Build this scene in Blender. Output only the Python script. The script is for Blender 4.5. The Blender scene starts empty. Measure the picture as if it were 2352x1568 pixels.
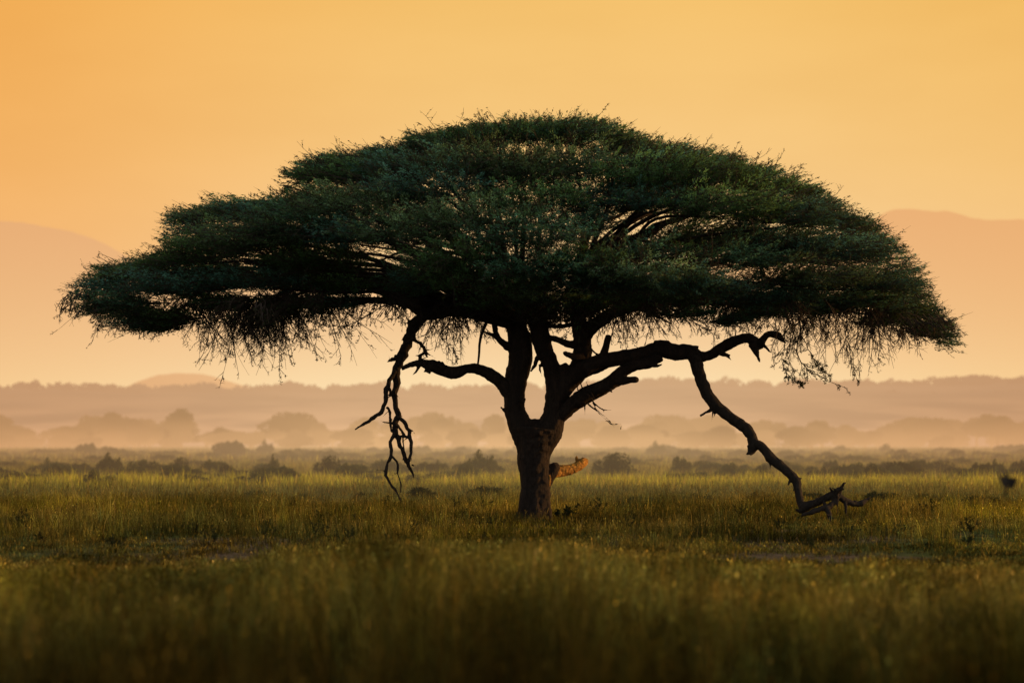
import bpy, math, random
import numpy as np
from mathutils import Vector

random.seed(11)
rng = np.random.default_rng(11)
scene = bpy.context.scene
col = scene.collection
R = math.radians

# ---------------------------------------------------------------- camera geometry
CAM_H, TREE_Y, F = 1.75, 80.0, 8269.0          # metres, metres, focal length in traced units
def P(u, v, Y=TREE_Y):                          # traced point -> world point at distance Y
    return ((u - 1176.0) / F * Y, Y, CAM_H - (v - 1016.0) / F * Y)
PX = TREE_Y / F                                 # metres per traced unit at the tree

# ---------------------------------------------------------------- helpers
def tag(o, label=None, cat=None, group=None, kind=None):
    if label: o['label'] = label
    if cat: o['category'] = cat
    if group: o['group'] = group
    if kind: o['kind'] = kind
    return o

def empty(name, loc=(0, 0, 0)):
    o = bpy.data.objects.new(name, None)
    o.location = loc
    o.empty_display_size = 0.3
    col.objects.link(o)
    return o

def link(name, me, mat, parent=None, smooth=False):
    o = bpy.data.objects.new(name, me)
    if mat: me.materials.append(mat)
    col.objects.link(o)
    if parent is not None: o.parent = parent
    if smooth:
        me.polygons.foreach_set('use_smooth', np.ones(len(me.polygons), dtype=bool))
    return o

def npmesh(name, verts, loops, sizes, colors=None):
    me = bpy.data.meshes.new(name)
    verts = np.asarray(verts, dtype=np.float32).reshape(-1, 3)
    loops = np.asarray(loops, dtype=np.int32).ravel()
    sizes = np.asarray(sizes, dtype=np.int32).ravel()
    me.vertices.add(len(verts)); me.vertices.foreach_set('co', verts.ravel())
    me.loops.add(len(loops)); me.loops.foreach_set('vertex_index', loops)
    me.polygons.add(len(sizes))
    starts = np.zeros(len(sizes), dtype=np.int32); starts[1:] = np.cumsum(sizes)[:-1]
    me.polygons.foreach_set('loop_start', starts)
    me.update(calc_edges=True)
    if colors is not None:
        a = me.attributes.new('tint', 'FLOAT_COLOR', 'POINT')
        c = np.ones((len(verts), 4), dtype=np.float32); c[:, :3] = colors
        a.data.foreach_set('color', c.ravel())
    return me

def norm(a):
    return a / np.maximum(np.linalg.norm(a, axis=-1, keepdims=True), 1e-9)

def _hash(ix, iy, seed):
    h = (ix.astype(np.int64) * 374761393 + iy.astype(np.int64) * 668265263 + seed * 1442695041) & 0x7fffffff
    h = ((h ^ (h >> 13)) * 1274126177) & 0x7fffffff
    return ((h ^ (h >> 16)) & 0xffff) / 65535.0

def noise2(x, y, seed=0, octaves=3):
    x = np.asarray(x, dtype=float); y = np.asarray(y, dtype=float)
    s = 0; a = 1; t = 0
    for o in range(octaves):
        fx, fy = x * 2 ** o, y * 2 ** o
        ix, iy = np.floor(fx), np.floor(fy)
        dx, dy = fx - ix, fy - iy
        dx = dx * dx * (3 - 2 * dx); dy = dy * dy * (3 - 2 * dy)
        n = (_hash(ix, iy, seed + o) * (1 - dx) + _hash(ix + 1, iy, seed + o) * dx) * (1 - dy) + \
            (_hash(ix, iy + 1, seed + o) * (1 - dx) + _hash(ix + 1, iy + 1, seed + o) * dx) * dy
        s = s + n * a; t += a; a *= 0.5
    return s / t

def catmull(pts, n):
    pts = np.asarray(pts, dtype=float)
    if len(pts) < 3:
        t = np.linspace(0, 1, n + 1)[:, None]
        return pts[0] * (1 - t) + pts[-1] * t
    ext = np.vstack([2 * pts[0] - pts[1], pts, 2 * pts[-1] - pts[-2]])
    out = []
    for i in range(len(pts) - 1):
        p0, p1, p2, p3 = ext[i:i + 4]
        for k in range(n):
            t = k / n
            out.append(0.5 * ((2 * p1) + (-p0 + p2) * t + (2 * p0 - 5 * p1 + 4 * p2 - p3) * t * t + (-p0 + 3 * p1 - 3 * p2 + p3) * t ** 3))
    out.append(pts[-1])
    return np.array(out)

class Tubes:
    """collects tapered tubes; each becomes a closed shape inside ONE mesh"""
    def __init__(s): s.v = []; s.l = []; s.s = []; s.n = 0
    def add(s, pts, rad, sides=8, rough=0.0):
        pts = np.asarray(pts, dtype=float); rad = np.asarray(rad, dtype=float)
        t = np.gradient(pts, axis=0); t = norm(t)
        ref = np.array([0.0, 1.0, 0.0]) if abs(t[:, 1]).mean() < 0.8 else np.array([1.0, 0, 0])
        a = norm(np.cross(t, ref)); b = norm(np.cross(t, a))
        ang = np.linspace(0, 2 * math.pi, sides, endpoint=False)
        r = rad[:, None] * (1 + rough * (rng.random((len(pts), sides)) - 0.5) * 2)
        ring = pts[:, None, :] + (a[:, None, :] * np.cos(ang)[None, :, None] + b[:, None, :] * np.sin(ang)[None, :, None]) * r[:, :, None]
        m = len(pts); base = s.n
        s.v.append(ring.reshape(-1, 3)); s.n += m * sides
        i = np.arange(m - 1)[:, None] * sides; j = np.arange(sides)[None, :]; j2 = (j + 1) % sides
        q = np.stack([i + j, i + j2, i + sides + j2, i + sides + j], axis=-1).reshape(-1, 4) + base
        s.l.append(q.ravel()); s.s.append(np.full(len(q), 4))
        s.l.append(base + np.arange(sides)[::-1]); s.s.append(np.array([sides]))
        s.l.append(base + (m - 1) * sides + np.arange(sides)); s.s.append(np.array([sides]))
    def mesh(s, name):
        return npmesh(name, np.vstack(s.v), np.concatenate(s.l), np.concatenate(s.s))

def strands(pts, rad, sides=3):
    """pts (N,K,3), rad (N,K): N thin tubes at once -> verts, quads"""
    N, K, _ = pts.shape
    t = norm(np.gradient(pts, axis=1))
    ref = norm(rng.normal(size=(N, 1, 3)))
    a = norm(np.cross(t, np.broadcast_to(ref, t.shape))); b = norm(np.cross(t, a))
    ang = np.linspace(0, 2 * math.pi, sides, endpoint=False)
    ring = pts[:, :, None, :] + (a[:, :, None, :] * np.cos(ang)[:, None] + b[:, :, None, :] * np.sin(ang)[:, None]) * rad[:, :, None, None]
    v = ring.reshape(-1, 3)
    n_ = np.arange(N)[:, None, None] * K * sides; k_ = np.arange(K - 1)[None, :, None] * sides; j = np.arange(sides)[None, None, :]; j2 = (j + 1) % sides
    q = np.stack(np.broadcast_arrays(n_ + k_ + j, n_ + k_ + j2, n_ + k_ + sides + j2, n_ + k_ + sides + j), axis=-1).reshape(-1, 4)
    return v, q

# ---------------------------------------------------------------- materials
def srgb(r, g, b):
    f = lambda c: (c / 255 / 12.92) if c / 255 <= 0.04045 else ((c / 255 + 0.055) / 1.055) ** 2.4
    return (f(r), f(g), f(b), 1)

class NT:
    def __init__(s, tree): s.t = tree; s.N = tree.nodes; s.L = tree.links
    def new(s, k, **kw):
        n = s.N.new(k)
        for a, b in kw.items(): setattr(n, a, b)
        return n
    def math(s, op, a, b=None, c=None, clamp=False):
        n = s.new('ShaderNodeMath', operation=op); n.use_clamp = clamp
        for i, x in enumerate((a, b, c)):
            if x is None: continue
            if isinstance(x, (int, float)): n.inputs[i].default_value = x
            else: s.L.new(x, n.inputs[i])
        return n.outputs[0]
    def mix(s, f, a, b, blend='MIX'):
        n = s.new('ShaderNodeMix', data_type='RGBA', blend_type=blend)
        for i, x in ((0, f), (6, a), (7, b)):
            if isinstance(x, (int, float)): n.inputs[i].default_value = x
            elif isinstance(x, (tuple, list)): n.inputs[i].default_value = tuple(x) + ((1,) if len(x) == 3 else ())
            else: s.L.new(x, n.inputs[i])
        return n.outputs[2]
    def smooth(s, x, lo, hi, a=0.0, b=1.0):
        n = s.new('ShaderNodeMapRange', interpolation_type='SMOOTHSTEP')
        s.L.new(x, n.inputs[0]); n.inputs[1].default_value = lo; n.inputs[2].default_value = hi
        n.inputs[3].default_value = a; n.inputs[4].default_value = b
        return n.outputs[0]

HAZE_COLOUR = srgb(222, 179, 132)[:3]
def hazed(nt, shader, L=900.0, start=100.0, colour=None, mist=0.0, mist_h=8.0, mist_from=(250, 1200), low=None, low_h=200.0):
    """aerial perspective: haze painted into a surface as emission, by the surface's place in the world"""
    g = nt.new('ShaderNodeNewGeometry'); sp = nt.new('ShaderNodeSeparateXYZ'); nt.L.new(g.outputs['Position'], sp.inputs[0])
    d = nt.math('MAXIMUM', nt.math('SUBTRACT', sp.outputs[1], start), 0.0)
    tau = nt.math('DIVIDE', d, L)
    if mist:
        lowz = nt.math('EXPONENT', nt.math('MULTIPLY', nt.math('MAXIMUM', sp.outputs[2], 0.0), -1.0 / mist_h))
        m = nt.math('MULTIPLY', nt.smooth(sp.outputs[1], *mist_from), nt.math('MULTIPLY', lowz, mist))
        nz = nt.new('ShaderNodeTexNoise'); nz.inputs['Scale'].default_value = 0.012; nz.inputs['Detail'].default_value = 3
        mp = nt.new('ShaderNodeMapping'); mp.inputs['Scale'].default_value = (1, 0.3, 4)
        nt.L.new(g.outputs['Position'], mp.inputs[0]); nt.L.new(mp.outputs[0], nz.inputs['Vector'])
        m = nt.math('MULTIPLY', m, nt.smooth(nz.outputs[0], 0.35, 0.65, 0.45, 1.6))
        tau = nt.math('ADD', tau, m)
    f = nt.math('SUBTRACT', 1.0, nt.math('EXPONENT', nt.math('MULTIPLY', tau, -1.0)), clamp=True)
    em = nt.new('ShaderNodeEmission'); em.inputs[0].default_value = tuple(colour or HAZE_COLOUR) + (1,)
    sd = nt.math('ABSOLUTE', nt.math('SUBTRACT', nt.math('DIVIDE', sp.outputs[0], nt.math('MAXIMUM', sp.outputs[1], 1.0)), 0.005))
    nt.L.new(nt.mix(nt.smooth(sd, 0.02, 0.15), tuple(a * b for a, b in zip(colour or HAZE_COLOUR, (1.06, 1.07, 1.00))), tuple(a * b for a, b in zip(colour or HAZE_COLOUR, (.93, .85, .76)))), em.inputs[0])
    if low:                                      # bright low haze painted onto the far hills as emission
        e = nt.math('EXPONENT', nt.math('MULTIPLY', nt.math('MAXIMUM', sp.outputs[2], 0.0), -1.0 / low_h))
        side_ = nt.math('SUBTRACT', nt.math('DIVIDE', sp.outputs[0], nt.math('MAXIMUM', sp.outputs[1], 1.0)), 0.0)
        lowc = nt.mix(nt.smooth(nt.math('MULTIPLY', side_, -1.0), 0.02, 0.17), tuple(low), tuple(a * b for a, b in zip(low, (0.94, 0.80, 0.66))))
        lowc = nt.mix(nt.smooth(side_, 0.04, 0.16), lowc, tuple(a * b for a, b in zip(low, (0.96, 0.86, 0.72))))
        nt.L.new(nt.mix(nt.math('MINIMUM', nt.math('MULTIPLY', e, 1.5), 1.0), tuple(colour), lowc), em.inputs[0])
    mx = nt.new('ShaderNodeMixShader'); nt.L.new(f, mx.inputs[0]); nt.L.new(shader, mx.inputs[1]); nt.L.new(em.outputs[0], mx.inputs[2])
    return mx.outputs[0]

def mat(name, build, haze=None):
    m = bpy.data.materials.new(name); m.use_nodes = True
    m.node_tree.nodes.clear(); nt = NT(m.node_tree)
    out = nt.new('ShaderNodeOutputMaterial')
    sh = build(nt)
    if haze is not None:
        sh = hazed(nt, sh, **haze)
        m.cycles.emission_sampling = 'NONE'
    nt.L.new(sh, out.inputs[0])
    return m

def leafy(base, transl, gain=1.0, t_mix=0.35, use_attr=True, rough=0.75):
    def b(nt):
        if use_attr:
            at = nt.new('ShaderNodeAttribute', attribute_name='tint')
            c1 = nt.mix(1.0, at.outputs['Color'], tuple(x * gain for x in base), 'MULTIPLY')
            c2 = nt.mix(1.0, at.outputs['Color'], tuple(x * gain for x in transl), 'MULTIPLY')
        else:
            oi = nt.new('ShaderNodeObjectInfo')
            k = nt.smooth(oi.outputs['Random'], 0, 1, 0.7, 1.35)
            c1 = nt.mix(1.0, base, (1, 1, 1)); c1 = nt.mix(1.0, tuple(base), k, 'MULTIPLY'); c2 = nt.mix(1.0, tuple(transl), k, 'MULTIPLY')
        d = nt.new('ShaderNodeBsdfDiffuse'); t = nt.new('ShaderNodeBsdfTranslucent')
        nt.L.new(c1, d.inputs[0]); nt.L.new(c2, t.inputs[0])
        mx = nt.new('ShaderNodeMixShader'); mx.inputs[0].default_value = t_mix
        nt.L.new(d.outputs[0], mx.inputs[1]); nt.L.new(t.outputs[0], mx.inputs[2])
        return mx.outputs[0]
    return b

def bark(c1, c2, scale=5.0, bump=0.6, stretch=0.16):
    def b(nt):
        g = nt.new('ShaderNodeNewGeometry')
        mp = nt.new('ShaderNodeMapping'); mp.inputs['Scale'].default_value = (1, 1, stretch); nt.L.new(g.outputs['Position'], mp.inputs[0])
        n1 = nt.new('ShaderNodeTexNoise'); n1.inputs['Scale'].default_value = scale; n1.inputs['Detail'].default_value = 7; n1.inputs['Distortion'].default_value = 0.8
        nt.L.new(mp.outputs[0], n1.inputs['Vector'])
        n2 = nt.new('ShaderNodeTexNoise'); n2.inputs['Scale'].default_value = scale * 3.2; n2.inputs['Detail'].default_value = 5; n2.inputs['Distortion'].default_value = 1.5
        nt.L.new(mp.outputs[0], n2.inputs['Vector'])
        ridge = nt.math('ABSOLUTE', nt.math('SUBTRACT', n2.outputs[0], 0.5))
        h = nt.math('MULTIPLY', nt.smooth(ridge, 0, 0.09, 0.35, 1), nt.smooth(n1.outputs[0], 0.3, 0.7, 0.45, 1))
        c = nt.mix(h, c1, c2)
        bs = nt.new('ShaderNodeBsdfPrincipled'); nt.L.new(c, bs.inputs['Base Color']); bs.inputs['Roughness'].default_value = 0.85
        bs.inputs['Specular IOR Level'].default_value = 0.2
        bp = nt.new('ShaderNodeBump'); bp.inputs['Strength'].default_value = bump; bp.inputs['Distance'].default_value = 0.04
        nt.L.new(h, bp.inputs['Height']); nt.L.new(bp.outputs[0], bs.inputs['Normal'])
        return bs.outputs[0]
    return b

M = {}
M['bark'] = mat('acacia_bark', bark((0.010, 0.0045, 0.0025), (0.034, 0.016, 0.009)))
M['dead'] = mat('dead_wood', bark((0.010, 0.005, 0.003), (0.034, 0.018, 0.011), scale=9, bump=0.5))
M['stub'] = mat('sunlit_stub_wood', bark((0.12, 0.038, 0.006), (0.75, 0.34, 0.06), scale=5.5, bump=0.7, stretch=0.6))  # the sun's orange glow on the stub is put into its colour
M['twig'] = mat('twig_bark', bark((0.02, 0.011, 0.007), (0.06, 0.033, 0.02), scale=14, bump=0.0, stretch=1))
M['leaf'] = mat('acacia_leaves', leafy((1, 1, 1), (1.3, 1.2, 0.5), t_mix=0.3))
M['grass_near'] = mat('tall_grass_blades', leafy((1, 1, 1), (1.6, 1.45, 0.6), t_mix=0.5))
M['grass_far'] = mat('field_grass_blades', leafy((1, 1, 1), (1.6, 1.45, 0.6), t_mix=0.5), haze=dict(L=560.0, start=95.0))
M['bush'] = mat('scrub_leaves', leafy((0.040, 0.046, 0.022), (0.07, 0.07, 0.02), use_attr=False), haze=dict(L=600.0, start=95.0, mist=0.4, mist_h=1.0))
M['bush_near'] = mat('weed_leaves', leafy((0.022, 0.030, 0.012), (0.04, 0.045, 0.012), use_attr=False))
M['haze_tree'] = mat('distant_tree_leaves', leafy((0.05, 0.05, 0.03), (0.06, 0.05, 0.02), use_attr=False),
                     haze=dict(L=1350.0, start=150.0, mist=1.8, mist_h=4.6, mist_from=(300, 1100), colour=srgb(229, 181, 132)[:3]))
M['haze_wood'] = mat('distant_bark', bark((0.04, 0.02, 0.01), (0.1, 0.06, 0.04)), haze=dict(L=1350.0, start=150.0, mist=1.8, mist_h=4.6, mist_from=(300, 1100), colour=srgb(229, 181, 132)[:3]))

def ground_b(nt):
    g = nt.new('ShaderNodeNewGeometry')
    mp = nt.new('ShaderNodeMapping'); mp.inputs['Scale'].default_value = (1, 0.35, 1); nt.L.new(g.outputs['Position'], mp.inputs[0])
    n1 = nt.new('ShaderNodeTexNoise'); n1.inputs['Scale'].default_value = 0.16; n1.inputs['Detail'].default_value = 8
    n2 = nt.new('ShaderNodeTexNoise'); n2.inputs['Scale'].default_value = 3.0; n2.inputs['Detail'].default_value = 6
    nt.L.new(mp.outputs[0], n1.inputs['Vector']); nt.L.new(g.outputs['Position'], n2.inputs['Vector'])
    soil = nt.mix(nt.smooth(n2.outputs[0], 0.3, 0.7), (0.045, 0.028, 0.016), (0.13, 0.085, 0.05))
    green = nt.mix(nt.smooth(n2.outputs[0], 0.35, 0.65), (0.03, 0.034, 0.01), (0.075, 0.08, 0.02))
    sp = nt.new('ShaderNodeSeparateXYZ'); nt.L.new(g.outputs['Position'], sp.inputs[0])
    gf = nt.math('MAXIMUM', nt.smooth(n1.outputs[0], 0.42, 0.56), nt.smooth(sp.outputs[1], 90, 150))
    c = nt.mix(gf, soil, green)
    d = nt.new('ShaderNodeBsdfDiffuse'); nt.L.new(c, d.inputs[0])
    return d.outputs[0]
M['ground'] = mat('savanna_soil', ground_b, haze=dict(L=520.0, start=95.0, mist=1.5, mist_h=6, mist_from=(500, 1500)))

# ---------------------------------------------------------------- world, sun, camera
SUN_AZ, SUN_EL = R(72), R(5.5)                 # azimuth from the view direction (+Y) towards +X
w = bpy.data.worlds.new('World'); scene.world = w; w.use_nodes = True
w.node_tree.nodes.clear(); nt = NT(w.node_tree)
wo = nt.new('ShaderNodeOutputWorld'); bg = nt.new('ShaderNodeBackground')
tc = nt.new('ShaderNodeTexCoord'); sp = nt.new('ShaderNodeSeparateXYZ'); nt.L.new(tc.outputs['Generated'], sp.inputs[0])
sky = nt.new('ShaderNodeTexSky', sky_type='NISHITA'); sky.sun_disc = False
sky.sun_elevation = SUN_EL; sky.sun_rotation = SUN_AZ; sky.dust_density = 6; sky.air_density = 1.5; sky.altitude = 1100
cr = nt.new('ShaderNodeValToRGB'); cr.color_ramp.interpolation = 'B_SPLINE'
stops = [(0.0, (255, 229, 182)), (0.10, (255, 226, 176)), (0.21, (253, 218, 165)), (0.40, (249, 206, 147)), (0.60, (246, 199, 128)), (0.85, (245, 195, 114)), (1.0, (244, 192, 106))]
cr.color_ramp.elements[0].position = 0; cr.color_ramp.elements[0].color = srgb(*stops[0][1])
cr.color_ramp.elements[1].position = 1; cr.color_ramp.elements[1].color = srgb(*stops[-1][1])
for p, c in stops[1:-1]:
    e = cr.color_ramp.elements.new(p); e.color = srgb(*c)
nt.L.new(nt.math('DIVIDE', sp.outputs[2], 0.13, clamp=True), cr.inputs[0])
az = nt.math('DIVIDE', sp.outputs[0], nt.math('MAXIMUM', sp.outputs[1], 0.05))
dx = nt.math('SUBTRACT', az, 0.02)
left = nt.smooth(nt.math('MULTIPLY', dx, -1.0), 0.02, 0.19)
right = nt.smooth(dx, 0.03, 0.16)
c = nt.mix(left, cr.outputs[0], nt.mix(1.0, cr.outputs[0], (0.97, 0.77, 0.58), 'MULTIPLY'))
c = nt.mix(right, c, nt.mix(1.0, c, (0.97, 0.92, 0.80), 'MULTIPLY'))
nzw = nt.new('ShaderNodeTexNoise'); nzw.inputs['Scale'].default_value = 14; nzw.inputs['Detail'].default_value = 4
mpw = nt.new('ShaderNodeMapping'); mpw.inputs['Scale'].default_value = (1, 1, 3.5); nt.L.new(tc.outputs['Generated'], mpw.inputs[0]); nt.L.new(mpw.outputs[0], nzw.inputs['Vector'])
c = nt.mix(1.0, c, nt.mix(nt.smooth(nzw.outputs[0], .3, .7), (.985, .975, .96), (1.012, 1.018, 1.03)), 'MULTIPLY')   # thin veils of dust
# the glow fades towards the zenith and behind the viewer, where the sky is a dim cool dusk
lp = nt.math('MULTIPLY', nt.smooth(sp.outputs[2], 0.13, 1.15, 1, 0), nt.smooth(sp.outputs[1], -0.5, 0.8))
dusk = nt.mix(1.0, nt.mix(0.5, sky.outputs[0], (2.2, 3.0, 3.6)), (0.32, 0.32, 0.32), 'MULTIPLY')
c = nt.mix(lp, dusk, c)
nt.L.new(c, bg.inputs[0]); bg.inputs[1].default_value = 1.0
nt.L.new(bg.outputs[0], wo.inputs[0])

sl = bpy.data.lights.new('sun', 'SUN'); sl.energy = 3.6; sl.angle = R(0.8); sl.color = (1.0, 0.54, 0.17)
so = bpy.data.objects.new('sun', sl); col.objects.link(so)
d = Vector((math.sin(SUN_AZ) * math.cos(SUN_EL), math.cos(SUN_AZ) * math.cos(SUN_EL), math.sin(SUN_EL)))
so.rotation_euler = (-d).to_track_quat('-Z', 'Y').to_euler(); so.location = (60, 40, 30)

cd = bpy.data.cameras.new('camera'); cam = bpy.data.objects.new('camera', cd); col.objects.link(cam)
cam.location = (0, 0, CAM_H); cam.rotation_euler = (R(90), 0, 0)
cd.sensor_width = 36; cd.lens = 36 * F / 2352.0
cd.shift_y = (1016 - 784) / 2352.0
cd.clip_start = 0.5; cd.clip_end = 40000
cd.dof.use_dof = True; cd.dof.focus_distance = TREE_Y; cd.dof.aperture_fstop = 1.5
scene.camera = cam
scene.view_settings.view_transform = 'Standard'; scene.view_settings.look = 'None'; scene.view_settings.exposure = 0
scene.cycles.max_bounces = 5; scene.cycles.diffuse_bounces = 3; scene.cycles.transparent_max_bounces = 4
scene.cycles.use_denoising = True

# ---------------------------------------------------------------- ground and hills
def sheet(name, xs, ys, zf, m, **kw):
    X, Y = np.meshgrid(xs, ys); Z = zf(X, Y)
    v = np.stack([X, Y, Z], -1).reshape(-1, 3); nx = len(xs)
    i = np.arange(len(ys) - 1)[:, None] * nx + np.arange(nx - 1)[None, :]
    q = np.stack([i, i + 1, i + 1 + nx, i + nx], -1).reshape(-1, 4)
    o = link(name, npmesh(name, v, q, np.full(len(q), 4)), m, smooth=True)
    tag(o, **kw); return o

def gz(x, y):
    x = np.asarray(x, float); y = np.asarray(y, float)
    amp = np.clip((y - 5) / 20, 0, 1)
    return ((noise2(x * 0.12 + 7, y * 0.12, 3, 3) - 0.5) * 0.16 * np.clip(1 - np.abs(y - 95) / 400, 0.2, 1)) * amp
near_x = np.linspace(-60, 60, 161); near_y = np.linspace(-30, 320, 420)
def gz_sheet(X, Y):
    edge = np.clip(np.minimum(60 - np.abs(X), np.minimum(Y + 30, 320 - Y)) / 10, 0, 1)
    return gz(X, Y) * edge
far = np.concatenate([-np.geomspace(18000, 60, 24), np.linspace(-40, 40, 5), np.geomspace(60, 18000, 24)])
def gfar(X, Y): return np.where((np.abs(X) < 59.9) & (Y > -29.9) & (Y < 319.9), -0.35, -0.03)
# one ground sheet: a fine patch where the eye can see relief, coarse out to the horizon
xs = np.unique(np.concatenate([-np.geomspace(20000, 62, 22), near_x, np.geomspace(62, 20000, 22)]))
ys = np.unique(np.concatenate([[-400, -100], near_y, np.geomspace(325, 30000, 30)]))
sheet('ground', xs, ys, gz_sheet, M['ground'], label='flat savanna plain of dusty soil and grass', cat='ground', kind='structure')
def ground_z(x, y):
    x = np.asarray(x, float); y = np.asarray(y, float)
    return gz_sheet(x, y)

def hill_mat(name, c):
    def b(nt):
        g = nt.new('ShaderNodeNewGeometry'); n1 = nt.new('ShaderNodeTexNoise'); n1.inputs['Scale'].default_value = 0.002; n1.inputs['Detail'].default_value = 6
        nt.L.new(g.outputs['Position'], n1.inputs['Vector'])
        dd = nt.new('ShaderNodeBsdfDiffuse'); nt.L.new(nt.mix(nt.smooth(n1.outputs[0], .35, .65), (0.08, 0.06, 0.04), (0.14, 0.10, 0.07)), dd.inputs[0])
        return dd.outputs[0]
    return b
def hills(name, prof, Y, depth, m, label, seed, amp, n=420):
    u = np.array([p[0] for p in prof], float); v = np.array([p[1] for p in prof], float)
    xs_u = np.linspace(u[0], u[-1], n)
    vv = np.interp(xs_u, u, v)
    k = np.ones(5) / 5; vs = np.convolve(np.pad(vv, 2, mode='edge'), k, 'valid')
    vs = vs + (noise2(xs_u * .012, xs_u * 0, seed + 30, 5) - .5) * 9
    top = CAM_H - (vs - 1016) / F * Y
    xs_ = (xs_u - 1176) / F * Y
    rows = []
    for j, f in enumerate(np.linspace(0, 1, 15)):
        prof_f = math.sin(f * math.pi) ** 0.8
        yy = Y + (f - 0.5) * depth
        zz = top * prof_f * (1 if j == 7 else 1 - 0.12 * noise2(xs_ / depth * 4, np.full(n, f * 3.0), seed)) + (noise2(xs_ / depth * 40, np.full(n, f * 20.0), seed + 5) - 0.5) * amp * prof_f
        rows.append(np.stack([xs_, np.full(n, yy), np.maximum(zz, -1) if 0 < j < 14 else np.full(n, -5.0)], -1))
    vtx = np.array(rows).reshape(-1, 3)
    i = np.arange(14)[:, None] * n + np.arange(n - 1)[None, :]
    q = np.stack([i, i + 1, i + 1 + n, i + n], -1).reshape(-1, 4)
    o = link(name, npmesh(name, vtx, q, np.full(len(q), 4)), m, smooth=True)
    tag(o, label, 'hill', kind='structure'); return o
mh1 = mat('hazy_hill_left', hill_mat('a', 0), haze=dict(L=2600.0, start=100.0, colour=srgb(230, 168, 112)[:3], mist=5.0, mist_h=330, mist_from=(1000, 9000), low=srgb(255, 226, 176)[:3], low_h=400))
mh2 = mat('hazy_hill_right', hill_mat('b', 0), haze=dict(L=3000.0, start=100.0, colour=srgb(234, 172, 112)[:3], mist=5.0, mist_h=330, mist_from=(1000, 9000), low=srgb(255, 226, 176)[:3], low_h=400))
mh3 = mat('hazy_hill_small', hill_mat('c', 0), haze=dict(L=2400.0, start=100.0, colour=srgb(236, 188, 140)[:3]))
hills('hills', [(-900, 700), (-500, 560), (-250, 500), (-60, 500), (0, 506), (60, 512), (110, 524), (160, 533), (200, 541), (240, 556), (290, 588), (350, 615), (430, 630), (560, 640), (760, 630), (980, 640), (1300, 650), (1600, 650), (1800, 700), (2000, 900)],
      14000, 3000, mh1, 'pale orange hazy mountain shoulder sloping down behind the left side of the acacia crown', 2, 12)
hills('hills', [(1100, 990), (1300, 700), (1500, 620), (1850, 560), (1950, 535), (2010, 503), (2050, 484), (2090, 481), (2140, 486), (2190, 489), (2230, 502), (2280, 506), (2352, 503), (2500, 520), (2700, 560), (3100, 700), (3500, 990)],
      16000, 3500, mh2, 'pale orange hazy plateau mountain behind the right end of the acacia crown', 3, 12)
hills('hills', [(150, 1000), (260, 900), (320, 876), (370, 861), (420, 857), (470, 859), (510, 870), (550, 884), (620, 905), (760, 1000)],
      9000, 1500, mh3, 'small rounded pinkish hill rising over the far woodland on the left', 4, 6, 90)

# ---------------------------------------------------------------- leafy clumps (bushes, distant crowns)
def clump_mesh(name, lobes, n, leaf, seed, aspect=2.0):
    """many leaf-sized faces spread through several uneven lobes (x, y, z, rx, ry, rz)"""
    r = np.random.default_rng(seed)
    lobes = np.array(lobes, float); wgt = lobes[:, 3] * lobes[:, 4] + lobes[:, 3] * lobes[:, 5]; wgt /= wgt.sum()
    k = r.choice(len(lobes), n, p=wgt)
    dd = norm(r.normal(size=(n, 3))); rad = r.random(n) ** 0.22
    rad *= 0.82 + 0.3 * noise2(dd[:, 0] * 2.5 + k * 3, dd[:, 2] * 2.5 + dd[:, 1], seed, 2)
    p = lobes[k, :3] + dd * rad[:, None] * lobes[k, 3:]
    p[:, 2] = np.maximum(p[:, 2], 0.02)
    a = norm(r.normal(size=(n, 3)) + dd * 0.8); b = norm(np.cross(a, r.normal(size=(n, 3))))
    s = leaf * (0.6 + 0.8 * r.random(n))[:, None]
    v = np.stack([p - a * s, p + b * s / aspect, p + a * s, p - b * s / aspect], 1).reshape(-1, 3)
    return npmesh(name, v, np.arange(4 * n), np.full(n, 4))

def rnd_lobes(seed, w, h, n, flat=0.6):
    r = random.Random(seed); L = []
    for i in range(n):
        a = r.uniform(0, 6.28); q = r.uniform(0, 1) ** 0.6 * w * 0.55
        s = r.uniform(0.14, 0.42) * w
        L.append((math.cos(a) * q * 1.25, math.sin(a) * q * 0.8, h * r.uniform(0.16, 0.34) + h * .42 * (1 - (q / (w * .55)) ** 2) * r.uniform(.3, 1), s, s * 0.8, h * r.uniform(0.2, 0.34)))
    return L

bush_meshes = []
for i in range(7):
    wdt, hgt = [(1.0, 1.0), (1.3, 0.8), (0.8, 1.1), (1.2, 1.0), (1.5, 0.8), (0.9, 0.9), (1.6, 1.1)][i]
    bush_meshes.append(clump_mesh('bush', rnd_lobes(40 + i, wdt, hgt, 11 + i % 4), 2600, 0.055, 60 + i))
    bush_meshes[-1].materials.append(M['bush'])

def bush(u, vb, wpx, hpx, label, group=None, name='bush', mesh=None):
    """a bush standing on the ground at trace point (u, vb), wpx wide and hpx tall as traced"""
    Y = CAM_H * F / (vb - 1016.0)
    x = (u - 1176) / F * Y
    i = random.randrange(7) if mesh is None else mesh
    o = bpy.data.objects.new(name, bush_meshes[i]); col.objects.link(o)
    o.location = (x, Y, float(ground_z(x, Y)) - 0.02)
    ww, hh = wpx / F * Y, hpx / F * Y
    dm = bush_meshes[i]; c_ = np.empty(len(dm.vertices) * 3, np.float32); dm.vertices.foreach_get('co', c_); c_ = c_.reshape(-1, 3)
    ex = c_[:, 0].max() - c_[:, 0].min(); ez = c_[:, 2].max()
    o.scale = (ww / ex * random.choice((-1, 1)) if False else ww / ex, max(ww / ex, 0.6), hh / ez)
    o.rotation_euler = (0, 0, random.uniform(-0.4, 0.4))
    tag(o, label, 'bush', group); return o

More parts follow.
